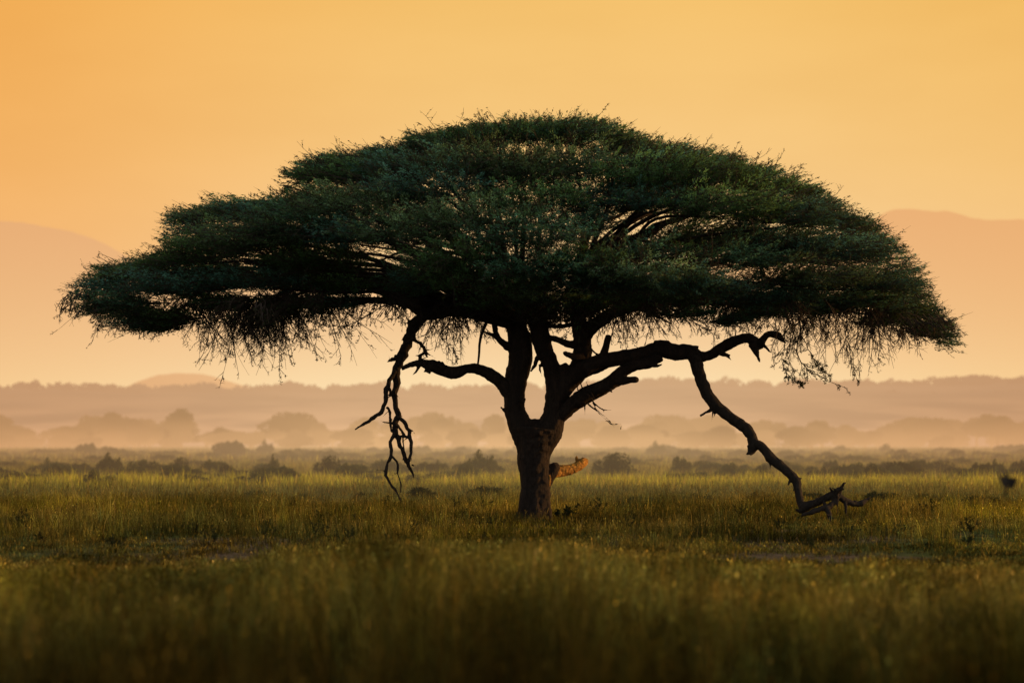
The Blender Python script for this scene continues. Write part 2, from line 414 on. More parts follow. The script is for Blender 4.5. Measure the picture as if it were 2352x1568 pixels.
# the dark scrub row, each bush traced
for (u, vb, w_, h_, lab) in [
    (252, 1096, 74, 60, 'dark rounded bush, tallest on the left side of the scrub row'),
    (412, 1092, 66, 46, 'dark bush standing alone below the round-headed hazy tree'),
    (1104, 1098, 92, 70, 'dark two-peaked bush just left of the acacia trunk'),
    (1410, 1098, 118, 64, 'broad dark bush right of the sawn branch stub on the trunk'),
    (1564, 1094, 60, 52, 'round dark bush between the trunk and the long drooping branch'),
    (2288, 1100, 52, 50, 'small dark round bush above the flying bird'),
    (757, 1098, 84, 58, 'dark domed bush behind the hanging dead branch'),
    (628, 1097, 34, 58, 'narrow dark bush with a pointed top in the left scrub row'),
    (2040, 1092, 60, 36, 'low flat dark bush right of the dead branch tangle'),
    (1910, 1090, 40, 38, 'small dark bush with a pointed top above the dead branch tangle')]:
    bush(u, vb, w_, h_, lab)
g1 = 'low scrub bushes in the dark row behind the grass'
for k in range(110):
    u = -40 + 2440 * (k + random.random()) / 110
    if 1180 < u < 1270 or (u > 600 and noise2(np.array([u * .011]), np.array([.3]), 12, 2)[0] < .42): continue
    vb = random.uniform(1092, 1118) if u < 1000 else random.uniform(1088, 1108)
    bush(u, vb, random.uniform(50, 120), random.uniform(22, 46), 'low grey-green scrub bush in the dark row behind the grass', g1)
g2 = 'faint scrub bushes further out on the plain'
for k in range(150):
    u = -40 + 2440 * (k + random.random()) / 150
    vb = random.uniform(1040, 1080)
    bush(u, vb, random.uniform(35, 100), random.uniform(12, 26), 'faint hazy green bush far out on the plain', g2)
for (u, vb, w_, h_, lab) in [(525, 1050, 84, 42, 'faint broad bush standing above the far scrub on the left'), (610, 1048, 48, 40, 'faint round bush next to the broad one in the far scrub'),
                             (1508, 1050, 52, 40, 'faint round bush above the far scrub right of the trunk'), (200, 1048, 50, 34, 'faint low bush in the far scrub above the dark rounded bush')]:
    bush(u, vb, w_, h_, lab)
g3 = 'dark weedy bushes in the grass around the tree'
for (u, vb, w_, h_) in [(415, 1150, 70, 26), (600, 1150, 120, 30), (700, 1155, 80, 26), (968, 1150, 80, 34), (1110, 1148, 100, 34), (1740, 1160, 90, 34), (1850, 1158, 80, 30), (2010, 1160, 110, 34), (2130, 1160, 90, 28), (2240, 1165, 110, 28),
                       (290, 1165, 50, 18), (830, 1150, 60, 22), (1480, 1160, 110, 26), (1600, 1158, 100, 28)]:
    bush(u, vb, w_, h_, 'low dark weedy bush in the yellow-green grass', g3)

# ---------------------------------------------------------------- hazy trees
def hazy_tree_meshes(kind, seed):
    r = random.Random(seed); H = 10.0; tb = Tubes()
    tb.add(catmull([(0, 0, -0.3), (0.15, 0, 2.2), (-0.1, 0.1, 4.6), (0.2, 0, 6.6)], 4), np.linspace(0.45, 0.2, 13), 7, 0.1)
    lobes = []
    for i in range(13):
        a = r.uniform(0, 6.28); q = r.uniform(0.1, 1)
        if kind == 'flat':
            c = (math.cos(a) * 5.2 * q, math.sin(a) * 4.5 * q, 7.2 - 2.2 * q + r.uniform(-.6, .8)); s = (r.uniform(2, 3), r.uniform(1.8, 2.6), r.uniform(1.5, 2.6))
        else:
            c = (math.cos(a) * 2.7 * q, math.sin(a) * 2.5 * q, 5.4 + r.uniform(-3.2, 2.6)); s = (r.uniform(1.6, 2.5), r.uniform(1.5, 2.1), r.uniform(1.4, 2.1))
        lobes.append(c + s)
        tb.add(catmull([(0.1, 0, 3.4 + r.random()), (c[0] * .5, c[1] * .5, 5.2), c], 4), np.linspace(0.2, 0.05, 9), 5)
    return tb.mesh('trunk'), clump_mesh('crown', lobes, 4200, 0.34, seed + 9)
HT = [hazy_tree_meshes('round', 5), hazy_tree_meshes('flat', 6), hazy_tree_meshes('round', 7), hazy_tree_meshes('flat', 8)]
for t_, c_ in HT: t_.materials.append(M['haze_wood']); c_.materials.append(M['haze_tree'])
def htree(u, vtop, w_, Y, kind, label, group=None):
    x = (u - 1176) / F * Y; H = CAM_H - (vtop - 1016) / F * Y
    t_, c_ = HT[kind]; e = empty('savanna_tree', (x, Y, -0.1))
    a = bpy.data.objects.new('trunk', t_); b = bpy.data.objects.new('crown', c_)
    for q in (a, b): col.objects.link(q); q.parent = e
    wb = (9.0 if kind in (0, 2) else 14.0)
    sx = (w_ / F * Y) / wb; e.scale = (sx, sx, H / 10.0 * 1.0)
    e.rotation_euler = (0, 0, random.uniform(0, 6.28) if abs(sx - H / 10) < 0.25 else random.uniform(-.3, .3))
    tag(e, label, 'tree', group)
for a in [(415, 936, 76, 1000, 0, 'hazy round-headed tree standing clear on its own left of the hanging branch'),
          (320, 944, 76, 980, 2, 'hazy leaning round tree right beside the longer canopy on the left'),
          (265, 936, 130, 1080, 3, 'hazy long flat canopy above the leaning round tree'),
          (668, 937, 190, 1150, 1, 'hazy low domed tree with a wide crown left of the hanging branch'),
          (1015, 958, 66, 1050, 0, 'hazy small rounded tree seen just left of the acacia trunk'),
          (1000, 936, 150, 1250, 3, 'faint wide tree crown behind the small rounded tree by the trunk'),
          (2135, 950, 150, 1000, 1, 'hazy flat-topped tree, darkest of the middle right'),
          (2290, 945, 150, 1000, 3, 'hazy wide sloping tree crown at the right end of the tree row'),
          (1890, 952, 80, 1060, 2, 'hazy tree with a pale gap under it above the dead branch tangle'),
          (1525, 944, 170, 1350, 1, 'faint broad tree crown between the trunk and the drooping branch')]:
    htree(*a)
g4 = 'trees fading into the haze behind the scrub'
for k in range(46):
    u = -60 + 2480 * (k + random.random()) / 46
    Y = random.uniform(950, 1500)
    vt = random.uniform(955, 995) if Y < 1200 else random.uniform(940, 965)
    htree(u, vt, random.uniform(60, 150), Y, random.randrange(4), 'faint tree fading into the dust behind the scrub', g4)

for k in range(44):
    u = -60 + 2480 * (k + random.random()) / 44
    htree(u, random.uniform(972, 1002), random.uniform(50, 130), random.uniform(820, 1100), random.choice((0, 2)), 'faint tree fading into the dust behind the scrub', g4)

# far woodland, one mass on a long rise
def wood_ridge(xs_, f):
    return 1
wu = np.array([-300, 0, 60, 130, 200, 260, 330, 420, 520, 620, 760, 900, 1000, 1150, 1400, 1520, 1580, 1700, 1850, 1950, 2100, 2200, 2352, 2700])
wv = np.array([874, 880, 876, 879, 880, 884, 884, 882, 885, 882, 884, 880, 883, 884, 872, 868, 866, 872, 872, 868, 870, 866, 862, 864])
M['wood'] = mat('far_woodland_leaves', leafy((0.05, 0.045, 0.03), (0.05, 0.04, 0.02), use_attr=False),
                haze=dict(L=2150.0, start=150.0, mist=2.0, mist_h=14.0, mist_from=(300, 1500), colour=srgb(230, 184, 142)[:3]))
def rise(x, Y):                                 # slope the wood grows on
    u = x / Y * F + 1176
    top = CAM_H - (np.interp(u, wu, wv) - 1016) / F * Y
    return top
n = 520; V = []; 
r2 = np.random.default_rng(77)
wl = []
for row, (Yw, fr) in enumerate([(2300, 0.30), (2550, 0.55), (2800, 0.78), (3000, 0.95)]):
    xx = np.arange(-460, 470, 9.0) * (Yw / 3000)
    for x in np.repeat(xx, 2):
        x = x + r2.uniform(-8, 8); hh = float(rise(x, 3000.0 * 1.0)) * fr if False else float(CAM_H - (np.interp(x / Yw * F + 1176, wu, wv) - 1016) / F * Yw)
        top = hh * fr if fr < 0.9 else hh
        s = r2.uniform(4, 15); th = r2.uniform(4.0, 9.0)
        wl.append((x, Yw + r2.uniform(-60, 60), top - th + r2.uniform(-3.0, 1.4) , s, s, th))
wm = clump_mesh('far_woodland', wl, 170000, 1.7, 5, aspect=1.6)
wo_ = link('far_woodland', wm, M['wood']); tag(wo_, 'long faint line of far woodland along the horizon under the orange sky', 'woodland', kind='stuff')
# the rise itself
def rise_sheet(X, Y):
    fr = np.clip((Y - 1700) / 1300, 0, 1) ** 1.1
    top = CAM_H - (np.interp(X / 3000.0 * F + 1176, wu, wv) - 1016) / F * 3000
    return np.where(Y <= 1701, -2.0, (top - 5) * fr) * np.where(Y > 3200, 0.9, 1)
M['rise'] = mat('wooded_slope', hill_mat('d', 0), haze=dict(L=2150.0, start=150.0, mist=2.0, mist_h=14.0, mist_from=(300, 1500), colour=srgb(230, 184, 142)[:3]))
sheet('terrain', np.linspace(-700, 700, 90), np.linspace(1700, 3400, 30), rise_sheet, M['rise'], label='long low rise under the far woodland', cat='terrain', kind='structure')

# ---------------------------------------------------------------- the acacia: wood
TR = empty('acacia_tree', (P(1236, 1197)[0], TREE_Y, 0.0))
tag(TR, 'large umbrella-shaped acacia with wide dark green crown and forked trunk alone in the grass', 'tree')
OX = TR.location.x
def toz2(x, y): return (746.5 + 0.3662 * x, 631.6 + 0.3662 * y)
def toz3(x, y): return (1320.7 + 0.3663 * x, 689.1 + 0.3663 * y)
def limb(tubes, frame, pts, y0=0.0, y1=0.0, sides=14, rough=0.06, n=5, jag=0.0, spurs=0):
    """pts: (x, y, radius) traced; y0..y1 depth offset from the trunk plane in metres"""
    m = len(pts); arr = []
    for i, (x, y, r_) in enumerate(pts):
        u, v = frame(x, y); dy = y0 + (y1 - y0) * i / max(m - 1, 1)
        q = P(u, v, TREE_Y + dy); arr.append((q[0] - OX, q[1] - TREE_Y, q[2], r_ * 0.3662 * PX))
    if jag:
        a_ = np.array(arr); t_ = np.linspace(0, m - 1, (m - 1) * 3 + 1); s = np.stack([np.interp(t_, np.arange(m), a_[:, c_]) for c_ in range(4)], -1)
        s[1:-1, :3] += rng.normal(size=(len(s) - 2, 3)) * jag * s[1:-1, 3:4]; s[1:-1, 3] *= 1 + rng.uniform(-1, 1, len(s) - 2) * min(.14, jag)
    else:
        s = catmull(arr, n)
    tubes.add(s[:, :3], np.maximum(s[:, 3], 0.004), sides, rough)
    for _ in range(spurs):
        k = rng.integers(2, len(s) - 1); tg = norm(s[k, :3] - s[k - 1, :3]); dd = norm(tg * .7 + norm(rng.normal(size=3)) * .9)
        L_ = rng.uniform(.08, .34) * (1 if s[k, 3] < .12 else 1.2); kk = norm(rng.normal(size=3)) * .3
        q = np.array([s[k, :3] - dd * .02, s[k, :3] + dd * (L_ * .5 + s[k, 3]), s[k, :3] + norm(dd + kk) * (L_ + s[k, 3])])
        tubes.add(q, [min(s[k, 3] * .5, .035), min(s[k, 3] * .3, .018), .004], 6, .1)

def wood(name, tubes, m, voxel, disp, label=None, tex=0.25):
    o = link(name, tubes.mesh(name), m, TR, smooth=True)
    rm = o.modifiers.new('merge', 'REMESH'); rm.mode = 'VOXEL'; rm.voxel_size = voxel; rm.use_smooth_shade = True
    sm = o.modifiers.new('soften', 'SMOOTH'); sm.iterations = 2; sm.factor = 0.5
    for sc_, st in ((tex, disp), (tex * 0.3, disp * 0.5)):
        t = bpy.data.textures.new('bark_relief', 'CLOUDS'); t.noise_scale = sc_; t.noise_depth = 3
        dm = o.modifiers.new('relief', 'DISPLACE'); dm.texture = t; dm.strength = st; dm.mid_level = 0.5
    if label: o['label'] = label
    return o

Z2, Z3 = toz2, toz3
tk = Tubes()
limb(tk, Z2, [(1300, 1580, 125), (1312, 1500, 104), (1320, 1400, 94), (1318, 1280, 92), (1308, 1150, 102), (1316, 1050, 118), (1325, 960, 140)], sides=22)
limb(tk, Z2, [(1290, 1100, 70), (1240, 980, 78), (1195, 860, 66), (1188, 750, 66), (1200, 650, 70), (1226, 520, 74), (1222, 420, 76), (1200, 300, 62), (1235, 170, 60), (1245, 60, 45)], 0, 0.1, sides=20)
limb(tk, Z2, [(1350, 1100, 70), (1400, 990, 84), (1438, 870, 72), (1446, 760, 65), (1440, 650, 58), (1412, 550, 52), (1375, 470, 54), (1352, 380, 60), (1330, 270, 56), (1350, 120, 45)], 0, -0.2, sides=20)
# root flare and flutes
limb(tk, Z2, [(1235, 1560, 40), (1245, 1450, 34), (1262, 1300, 30), (1250, 1180, 26)], -.20, -.16)
limb(tk, Z2, [(1395, 1570, 42), (1388, 1470, 34), (1376, 1340, 30), (1372, 1200, 24)], -.14, -.12)
limb(tk, Z2, [(1310, 1580, 50), (1316, 1480, 40), (1310, 1350, 30)], -.30, -.24)
# crotch filler
limb(tk, Z2, [(1270, 960, 60), (1315, 945, 45), (1360, 960, 60)])
# right fork
limb(tk, Z2, [(1460, 790, 55), (1510, 690, 62), (1580, 610, 64), (1612, 520, 62), (1615, 430, 56), (1605, 340, 55), (1580, 230, 45), (1560, 120, 35)], -.1, -.4, sides=18)
limb(tk, Z2, [(1520, 660, 60), (1490, 580, 42), (1480, 560, 34)], -.1, -.1)
limb(tk, Z2, [(1615, 400, 50), (1660, 340, 45), (1730, 285, 40), (1800, 240, 36), (1900, 205, 32), (2050, 150, 28), (2300, 90, 22)], -.4, -1.6, sides=16)
# top limbs into the crown
limb(tk, Z2, [(1210, 330, 60), (1170, 270, 60), (1060, 240, 50), (940, 220, 44), (820, 190, 42), (700, 130, 34), (520, 80, 28), (300, 40, 22)], 0, .6, sides=16)
limb(tk, Z2, [(1215, 450, 50), (1150, 445, 28), (1110, 420, 20), (1060, 380, 16), (985, 355, 5)], 0, -.3)
limb(tk, Z2, [(1090, 400, 18), (1068, 350, 18), (1062, 290, 20), (1080, 220, 22)], -.2, 0)
limb(tk, Z2, [(1400, 390, 14), (1450, 400, 20), (1520, 430, 24), (1580, 440, 22)], -.2, -.4)
limb(tk, Z2, [(1340, 300, 30), (1420, 320, 14), (1500, 320, 14), (1580, 300, 22)], -.2, -.5)
limb(tk, Z2, [(1605, 510, 30), (1550, 508, 24), (1502, 488, 16)], -.4, -.7)
limb(tk, Z2, [(1330, 520, 14), (1318, 560, 13), (1290, 605, 9)], -.1, -.4)
limb(tk, Z2, [(1345, 560, 10), (1350, 600, 7), (1362, 638, 3)], -.1, -.4)
limb(tk, Z2, [(1150, 860, 18), (1120, 845, 9), (1103, 826, 4)], 0, 0)
limb(tk, Z2, [(1235, 800, 14), (1252, 780, 9), (1258, 772, 4)], -.3, -.4)
limb(tk, Z2, [(1360, 1350, 34), (1392, 1290, 38), (1418, 1232, 42), (1442, 1212, 38), (1462, 1215, 26)], .05, .2)
wood('trunk', tk, M['bark'], 0.022, 0.05)

bl = Tubes()    # broken limb on the left
limb(bl, Z2, [(1200, 790, 44), (1140, 718, 46), (1100, 670, 42), (1030, 620, 40), (950, 588, 33), (880, 588, 30), (820, 612, 40), (750, 602, 38), (690, 572, 40), (640, 562, 30), (600, 550, 22), (540, 560, 17), (480, 586, 12)], 0, -.5)
limb(bl, Z2, [(700, 560, 30), (740, 575, 18), (735, 540, 4)], -.4, -.4)
limb(bl, Z2, [(660, 600, 20), (630, 600, 8), (618, 612, 3)], -.4, -.4)
limb(bl, Z2, [(600, 545, 12), (575, 600, 8), (550, 626, 4)], -.4, -.5)
wood('branch', bl, M['bark'], 0.018, 0.04, 'crooked broken limb reaching left from the trunk')

hl = Tubes()    # hanging dead limb
limb(hl, Z2, [(1000, 232, 44), (900, 216, 48), (800, 210, 48), (720, 215, 46), (650, 245, 42), (585, 280, 36), (548, 340, 32), (520, 410, 30), (492, 480, 30), (465, 560, 27), (442, 640, 23), (440, 740, 20), (452, 830, 18), (462, 885, 18), (440, 925, 24), (444, 980, 20), (462, 1040, 15), (488, 1120, 14), (518, 1180, 13), (545, 1230, 10), (558, 1274, 4)], .3, -.8, jag=.22, spurs=9)
limb(hl, Z2, [(485, 485, 22), (450, 515, 15), (415, 535, 11), (388, 544, 3)], -.1, -.4, jag=.22, spurs=2)
limb(hl, Z2, [(438, 600, 16), (405, 660, 14), (383, 720, 18), (381, 800, 15), (352, 860, 13), (310, 888, 13), (250, 930, 9), (188, 969, 4)], -.4, -1.2, jag=.22, spurs=2)
limb(hl, Z2, [(386, 828, 8), (410, 860, 8), (408, 920, 9), (418, 985, 6)], -.7, -.6, jag=.22, spurs=2)
limb(hl, Z2, [(400, 690, 7), (412, 740, 7), (396, 755, 5)], -.7, -.5, jag=.22, spurs=2)
limb(hl, Z2, [(463, 885, 14), (500, 930, 12), (528, 975, 13), (541, 1050, 11), (536, 1120, 10), (520, 1175, 10)], -.5, -.9, jag=.22, spurs=2)
limb(hl, Z2, [(468, 960, 8), (500, 1010, 9), (532, 1022, 7)], -.5, -.7, jag=.22, spurs=2)
limb(hl, Z2, [(440, 985, 15), (412, 1045, 11), (416, 1120, 10), (395, 1180, 10), (380, 1252, 10), (410, 1310, 8), (450, 1360, 7), (474, 1414, 4)], -.6, -1.4, jag=.22, spurs=2)
limb(hl, Z2, [(422, 1135, 6), (455, 1172, 8), (455, 1240, 6), (476, 1310, 5), (475, 1366, 3)], -.9, -1.2, jag=.22, spurs=2)
limb(hl, Z2, [(486, 1000, 5), (492, 1070, 5), (512, 1160, 5)], -.6, -.8, jag=.22, spurs=2)
limb(hl, Z2, [(545, 400, 10), (600, 428, 12), (626, 470, 12), (642, 516, 4)], -.1, -.3, jag=.22, spurs=2)
limb(hl, Z2, [(628, 485, 8), (600, 505, 9), (568, 505, 3)], -.2, -.4, jag=.22, spurs=2)
limb(hl, Z2, [(600, 500, 10), (592, 545, 12)], -.3, -.4, jag=.22, spurs=2)
limb(hl, Z2, [(395, 660, 7), (402, 650, 5), (396, 645, 3)], -.6, -.6, jag=.22, spurs=2)
limb(hl, Z2, [(535, 300, 20), (526, 298, 8)], 0, 0, jag=.22, spurs=2)
limb(hl, Z2, [(525, 1190, 7), (528, 1215, 5), (524, 1222, 3)], -.8, -.9, jag=.22, spurs=2)
limb(hl, Z2, [(500, 1130, 8), (490, 1160, 5)], -.8, -.9, jag=.22, spurs=2)
limb(hl, Z2, [(415, 980, 5), (412, 940, 5), (420, 900, 4)], -.6, -.6, jag=.22, spurs=2)
limb(hl, Z2, [(545, 1190, 6), (558, 1194, 4)], -.8, -.9, jag=.22, spurs=2)
wood('branch', hl, M['dead'], 0.014, 0.02, 'bare dead limb hanging straight down and splitting into crooked fingers', tex=0.15)

ml = Tubes()    # long right limb
limb(ml, Z2, [(1530, 670, 48), (1600, 600, 58), (1700, 565, 50), (1800, 530, 44), (1882, 510, 42)], -.2, -.8)
limb(ml, Z3, [(60, 430, 46), (150, 385, 46), (250, 370, 46), (400, 342, 44), (480, 318, 46), (560, 310, 52), (640, 330, 50), (720, 325, 48), (775, 350, 34), (830, 352, 30), (900, 312, 33), (1000, 258, 34), (1080, 238, 30), (1125, 262, 34), (1155, 285, 28), (1180, 246, 24), (1215, 214, 20), (1270, 222, 24), (1300, 248, 14), (1322, 272, 4)], -.7, -1.6)
limb(ml, Z3, [(740, 310, 34), (770, 292, 10), (778, 290, 4)], -1.1, -1.1)
limb(ml, Z3, [(1110, 270, 26), (1135, 320, 20), (1146, 355, 11), (1158, 388, 4)], -1.4, -1.5)
limb(ml, Z3, [(1180, 280, 12), (1205, 305, 8), (1225, 325, 6), (1252, 330, 3)], -1.5, -1.7)
limb(ml, Z3, [(905, 325, 22), (945, 343, 12), (975, 345, 5)], -1.3, -1.3)
limb(ml, Z3, [(945, 345, 9), (965, 360, 6), (980, 378, 3)], -1.3, -1.3)
limb(ml, Z3, [(1290, 215, 12), (1283, 200, 5)], -1.6, -1.6)
limb(ml, Z3, [(1275, 235, 10), (1255, 245, 4)], -1.6, -1.6)
limb(ml, Z3, [(170, 370, 28), (188, 310, 22), (203, 255, 21), (210, 226, 19)], -.8, -1.0)
limb(ml, Z3, [(160, 350, 12), (130, 335, 7), (95, 298, 5)], -.8, -.9)
limb(ml, Z3, [(500, 280, 26), (540, 268, 20), (590, 272, 18)], -1.0, -1.0)
wood('branch', ml, M['bark'], 0.018, 0.04, 'thick twisted limb reaching far right and ending in broken claws')

lr = Tubes()    # lower right limb
limb(lr, Z2, [(1440, 930, 40), (1490, 862, 52), (1560, 806, 50), (1650, 752, 48), (1750, 700, 46), (1850, 640, 44)], 0, -.5)
limb(lr, Z3, [(10, 625, 47), (100, 572, 45), (200, 530, 42), (262, 485, 44), (310, 440, 38), (370, 408, 38), (450, 392, 38), (540, 350, 34)], -.5, -1.0)
limb(lr, Z3, [(250, 500, 30), (300, 505, 30), (345, 500, 22), (375, 498, 22), (392, 500, 14)], -.8, -1.0)
limb(lr, Z3, [(460, 405, 18), (515, 412, 9), (548, 402, 4)], -1.0, -1.1)
limb(lr, Z3, [(215, 560, 10), (236, 580, 4)], -.7, -.8)
for pl in ([(1600, 670, 5), (1620, 720, 6), (1660, 760, 5)], [(1580, 690, 4), (1592, 750, 4)], [(1640, 800, 5), (1700, 850, 5), (1750, 895, 4), (1800, 935, 4), (1853, 933, 3), (1855, 966, 3)],
           [(1670, 780, 5), (1720, 830, 5), (1760, 845, 4), (1805, 848, 2)], [(1680, 800, 4), (1710, 850, 4), (1770, 900, 3), (1822, 962, 2)], [(1630, 800, 5), (1630, 872, 4)], [(1745, 840, 3), (1750, 862, 2)], [(1780, 918, 4), (1760, 915, 2)],
           [(1640, 670, 4), (1650, 700, 6), (1690, 780, 6)]):
    limb(lr, Z2, pl, -.5, -.9, sides=6)
wood('branch', lr, M['bark'], 0.016, 0.035, 'lower right limb curving up under the long limb')

dr = Tubes()    # drooping dead branch reaching the ground
limb(dr, Z3, [(740, 330, 44), (760, 390, 40), (772, 450, 37), (792, 510, 37), (828, 590, 38), (872, 650, 39), (940, 712, 34), (1020, 768, 34), (1075, 800, 34), (1105, 850, 32), (1120, 900, 32), (1170, 916, 28), (1225, 985, 31), (1300, 1048, 28), (1360, 1102, 27), (1388, 1132, 28), (1400, 1200, 23), (1414, 1268, 23), (1432, 1312, 26)], -1.1, -2.4, jag=.045, spurs=5)
limb(dr, Z3, [(868, 660, 16), (850, 688, 11), (820, 705, 8), (784, 726, 9)], -1.4, -1.6, jag=.10, spurs=0)
limb(dr, Z3, [(1118, 900, 34), (1105, 935, 26), (1090, 958, 12), (1074, 966, 4)], -1.8, -1.9, jag=.10, spurs=0)
limb(dr, Z3, [(1130, 930, 20), (1110, 962, 8), (1102, 974, 3)], -1.8, -1.9, jag=.10, spurs=0)
limb(dr, Z3, [(1368, 1118, 14), (1345, 1135, 10), (1338, 1158, 5)], -2.1, -2.2, jag=.10, spurs=0)
limb(dr, Z3, [(1390, 1122, 14), (1408, 1118, 8), (1422, 1114, 4)], -2.1, -2.2, jag=.10, spurs=0)
limb(dr, Z3, [(1435, 1320, 24), (1410, 1322, 12), (1385, 1312, 8)], -2.4, -2.5, jag=.10, spurs=0)
limb(dr, Z3, [(1430, 1302, 34), (1480, 1278, 25), (1540, 1254, 23), (1600, 1228, 25), (1640, 1204, 18), (1665, 1182, 13), (1688, 1144, 5)], -2.4, -2.9, jag=.10, spurs=3)
limb(dr, Z3, [(1610, 1232, 21), (1660, 1232, 20), (1700, 1260, 20), (1740, 1274, 17), (1795, 1274, 18), (1825, 1254, 12), (1852, 1238, 5)], -2.7, -2.3, jag=.10, spurs=3)
limb(dr, Z3, [(1422, 1350, 10), (1480, 1330, 16), (1545, 1308, 17), (1600, 1290, 18), (1635, 1262, 17), (1660, 1224, 13)], -3.0, -2.6, jag=.10, spurs=3)
limb(dr, Z3, [(1575, 1294, 20), (1592, 1342, 16), (1606, 1392, 6)], -2.8, -3.0, jag=.10, spurs=3)
limb(dr, Z3, [(1618, 1222, 12), (1608, 1192, 8), (1595, 1174, 5)], -2.7, -2.8, jag=.10, spurs=0)
limb(dr, Z3, [(1645, 1242, 8), (1648, 1292, 5), (1646, 1342, 4)], -2.7, -2.8, jag=.10, spurs=0)
limb(dr, Z3, [(1690, 1262, 13), (1698, 1302, 9), (1700, 1344, 4)], -2.6, -2.7, jag=.10, spurs=0)
limb(dr, Z3, [(1575, 1292, 12), (1560, 1270, 8), (1556, 1257, 4)], -2.7, -2.7, jag=.10, spurs=0)
limb(dr, Z3, [(1640, 1197, 10), (1672, 1188, 6), (1688, 1182, 4)], -2.8, -2.9, jag=.10, spurs=0)
wood('branch', dr, M['dead'], 0.016, 0.025, 'long dead branch drooping to the ground with a forked tangle at its tip', tex=0.18)

st = Tubes()    # sawn stub catching the sun, and the added strip for the sunlit trunk edge
limb(st, Z2, [(1425, 1240, 34), (1460, 1230, 38), (1520, 1222, 34), (1575, 1202, 31), (1610, 1180, 32), (1634, 1166, 22)], .25, .95)
limb(st, Z2, [(1590, 1180, 16), (1578, 1150, 11), (1580, 1132, 4)], .85, .88)
limb(st, Z2, [(1608, 1172, 22), (1622, 1150, 13)], .9, .95)
limb(st, Z2, [(1404, 1250, 10), (1408, 1290, 9), (1402, 1340, 6)], -.1, -.1)  # sunlit trunk edge, painted as an orange strip of stub wood
wood('branch', st, M['stub'], 0.012, 0.03, 'short broken branch stub catching the low sun beside the trunk, with an added strip for the sunlit trunk edge', tex=0.08)

# vertical dead twig
vt_ = Tubes()
limb(vt_, Z2, [(1020, 240, 8), (1015, 290, 10), (985, 360, 10), (970, 430, 8), (966, 500, 7), (958, 566, 6)], -.2, -.5, sides=8)
limb(vt_, Z2, [(860, 262, 7), (930, 265, 8), (1000, 276, 8), (1050, 290, 10)], -.2, -.2, sides=8)
link('twig', vt_.mesh('twig'), M['twig'], TR, True)

# ---------------------------------------------------------------- the acacia: crown
# flat leafy pads (u, v, half width, half height, depth offset m)
PADS = [
 (1150, 310, 225, 38, 0), (1330, 308, 140, 42, 0), (1010, 332, 120, 36, -.5), (1230, 300, 150, 34, .8), (1400, 318, 80, 40, 0),
 (745, 395, 112, 40, 0), (860, 375, 130, 34, .5), (930, 345, 80, 34, 0), (700, 400, 65, 30, .3), (830, 400, 120, 40, -.8),
 (500, 488, 128, 32, 0), (440, 515, 78, 40, -.3), (620, 490, 110, 38, 1), (410, 545, 55, 26, 0.2), (730, 470, 110, 38, -.6),
 (262, 655, 84, 30, 0), (350, 625, 95, 34, .5), (195, 680, 44, 14, 0), (168, 684, 26, 7, 0), (215, 712, 40, 11, 0), (320, 690, 95, 34, -1), (300, 625, 60, 22, 0), (400, 590, 70, 36, 0), (240, 700, 50, 20, -.2), (360, 725, 80, 24, -.4),
 (480, 580, 130, 46, -2), (600, 555, 140, 55, -3), (430, 655, 115, 42, -2), (520, 640, 110, 36, -1),
 (700, 520, 145, 50, -3.2), (850, 480, 150, 48, -3.4), (1000, 440, 150, 48, -3.4), (1100, 380, 150, 44, -2.5), (960, 390, 120, 40, -1.8),
 (740, 600, 130, 44, -2.6), (620, 645, 130, 34, -2), (780, 655, 110, 26, -1), (560, 690, 80, 20, -.8),
 (950, 535, 140, 44, -4.6), (1100, 500, 140, 48, -5), (1250, 460, 115, 48, -4.2), (1200, 400, 130, 46, -3), (1300, 380, 100, 40, -2), (830, 545, 110, 36, -3.8),
 (1050, 598, 115, 42, -5.6), (1120, 645, 120, 36, -5), (1250, 620, 120, 42, -6.2), (1230, 540, 120, 44, -6), (1010, 650, 80, 32, -4), (960, 660, 60, 26, -2.5),
 (1350, 655, 110, 36, -5.6), (1480, 628, 135, 38, -6.2), (1600, 652, 100, 34, -5.6), (1500, 680, 130, 26, -4), (1330, 600, 90, 34, -6),
 (1480, 400, 120, 44, -3), (1600, 415, 140, 50, -3.6), (1460, 350, 110, 36, -.5), (1570, 360, 100, 30, 0), (1660, 392, 110, 34, -.5), (1500, 385, 110, 36, -1.8),
 (1510, 465, 100, 34, -4), (1650, 475, 140, 46, -4.6), (1770, 430, 100, 34, -.6), (1790, 500, 120, 46, -3.5), (1610, 545, 110, 36, -2), (1330, 520, 60, 30, -3.6),
 (1850, 440, 60, 24, .3), (1900, 492, 90, 38, -.6), (1750, 565, 130, 46, -2.4), (1900, 575, 115, 48, -3), (1985, 545, 75, 42, 0), (2040, 600, 62, 48, 0), (1950, 505, 60, 28, 0.2),
 (1850, 640, 120, 38, -4), (1980, 645, 105, 42, -2.6), (2075, 665, 60, 46, -.6), (2055, 715, 80, 30, -.6), (2135, 745, 44, 26, 0), (1930, 690, 100, 28, -2), (2095, 610, 24, 28, 0), (2110, 705, 34, 32, 0),
 (1710, 690, 90, 24, -3), (1800, 680, 70, 26, -3), (2175, 775, 28, 18, 0), (2100, 755, 50, 18, -.3), (1700, 600, 90, 34, -4),
]
PADS += [(1235, 688, 120, 30, -2.5), (1350, 700, 80, 22, -2), (1400, 470, 90, 34, -2.5), (1420, 430, 90, 30, -1.5), (1560, 590, 80, 24, -4.5), (1480, 580, 60, 20, -5)]
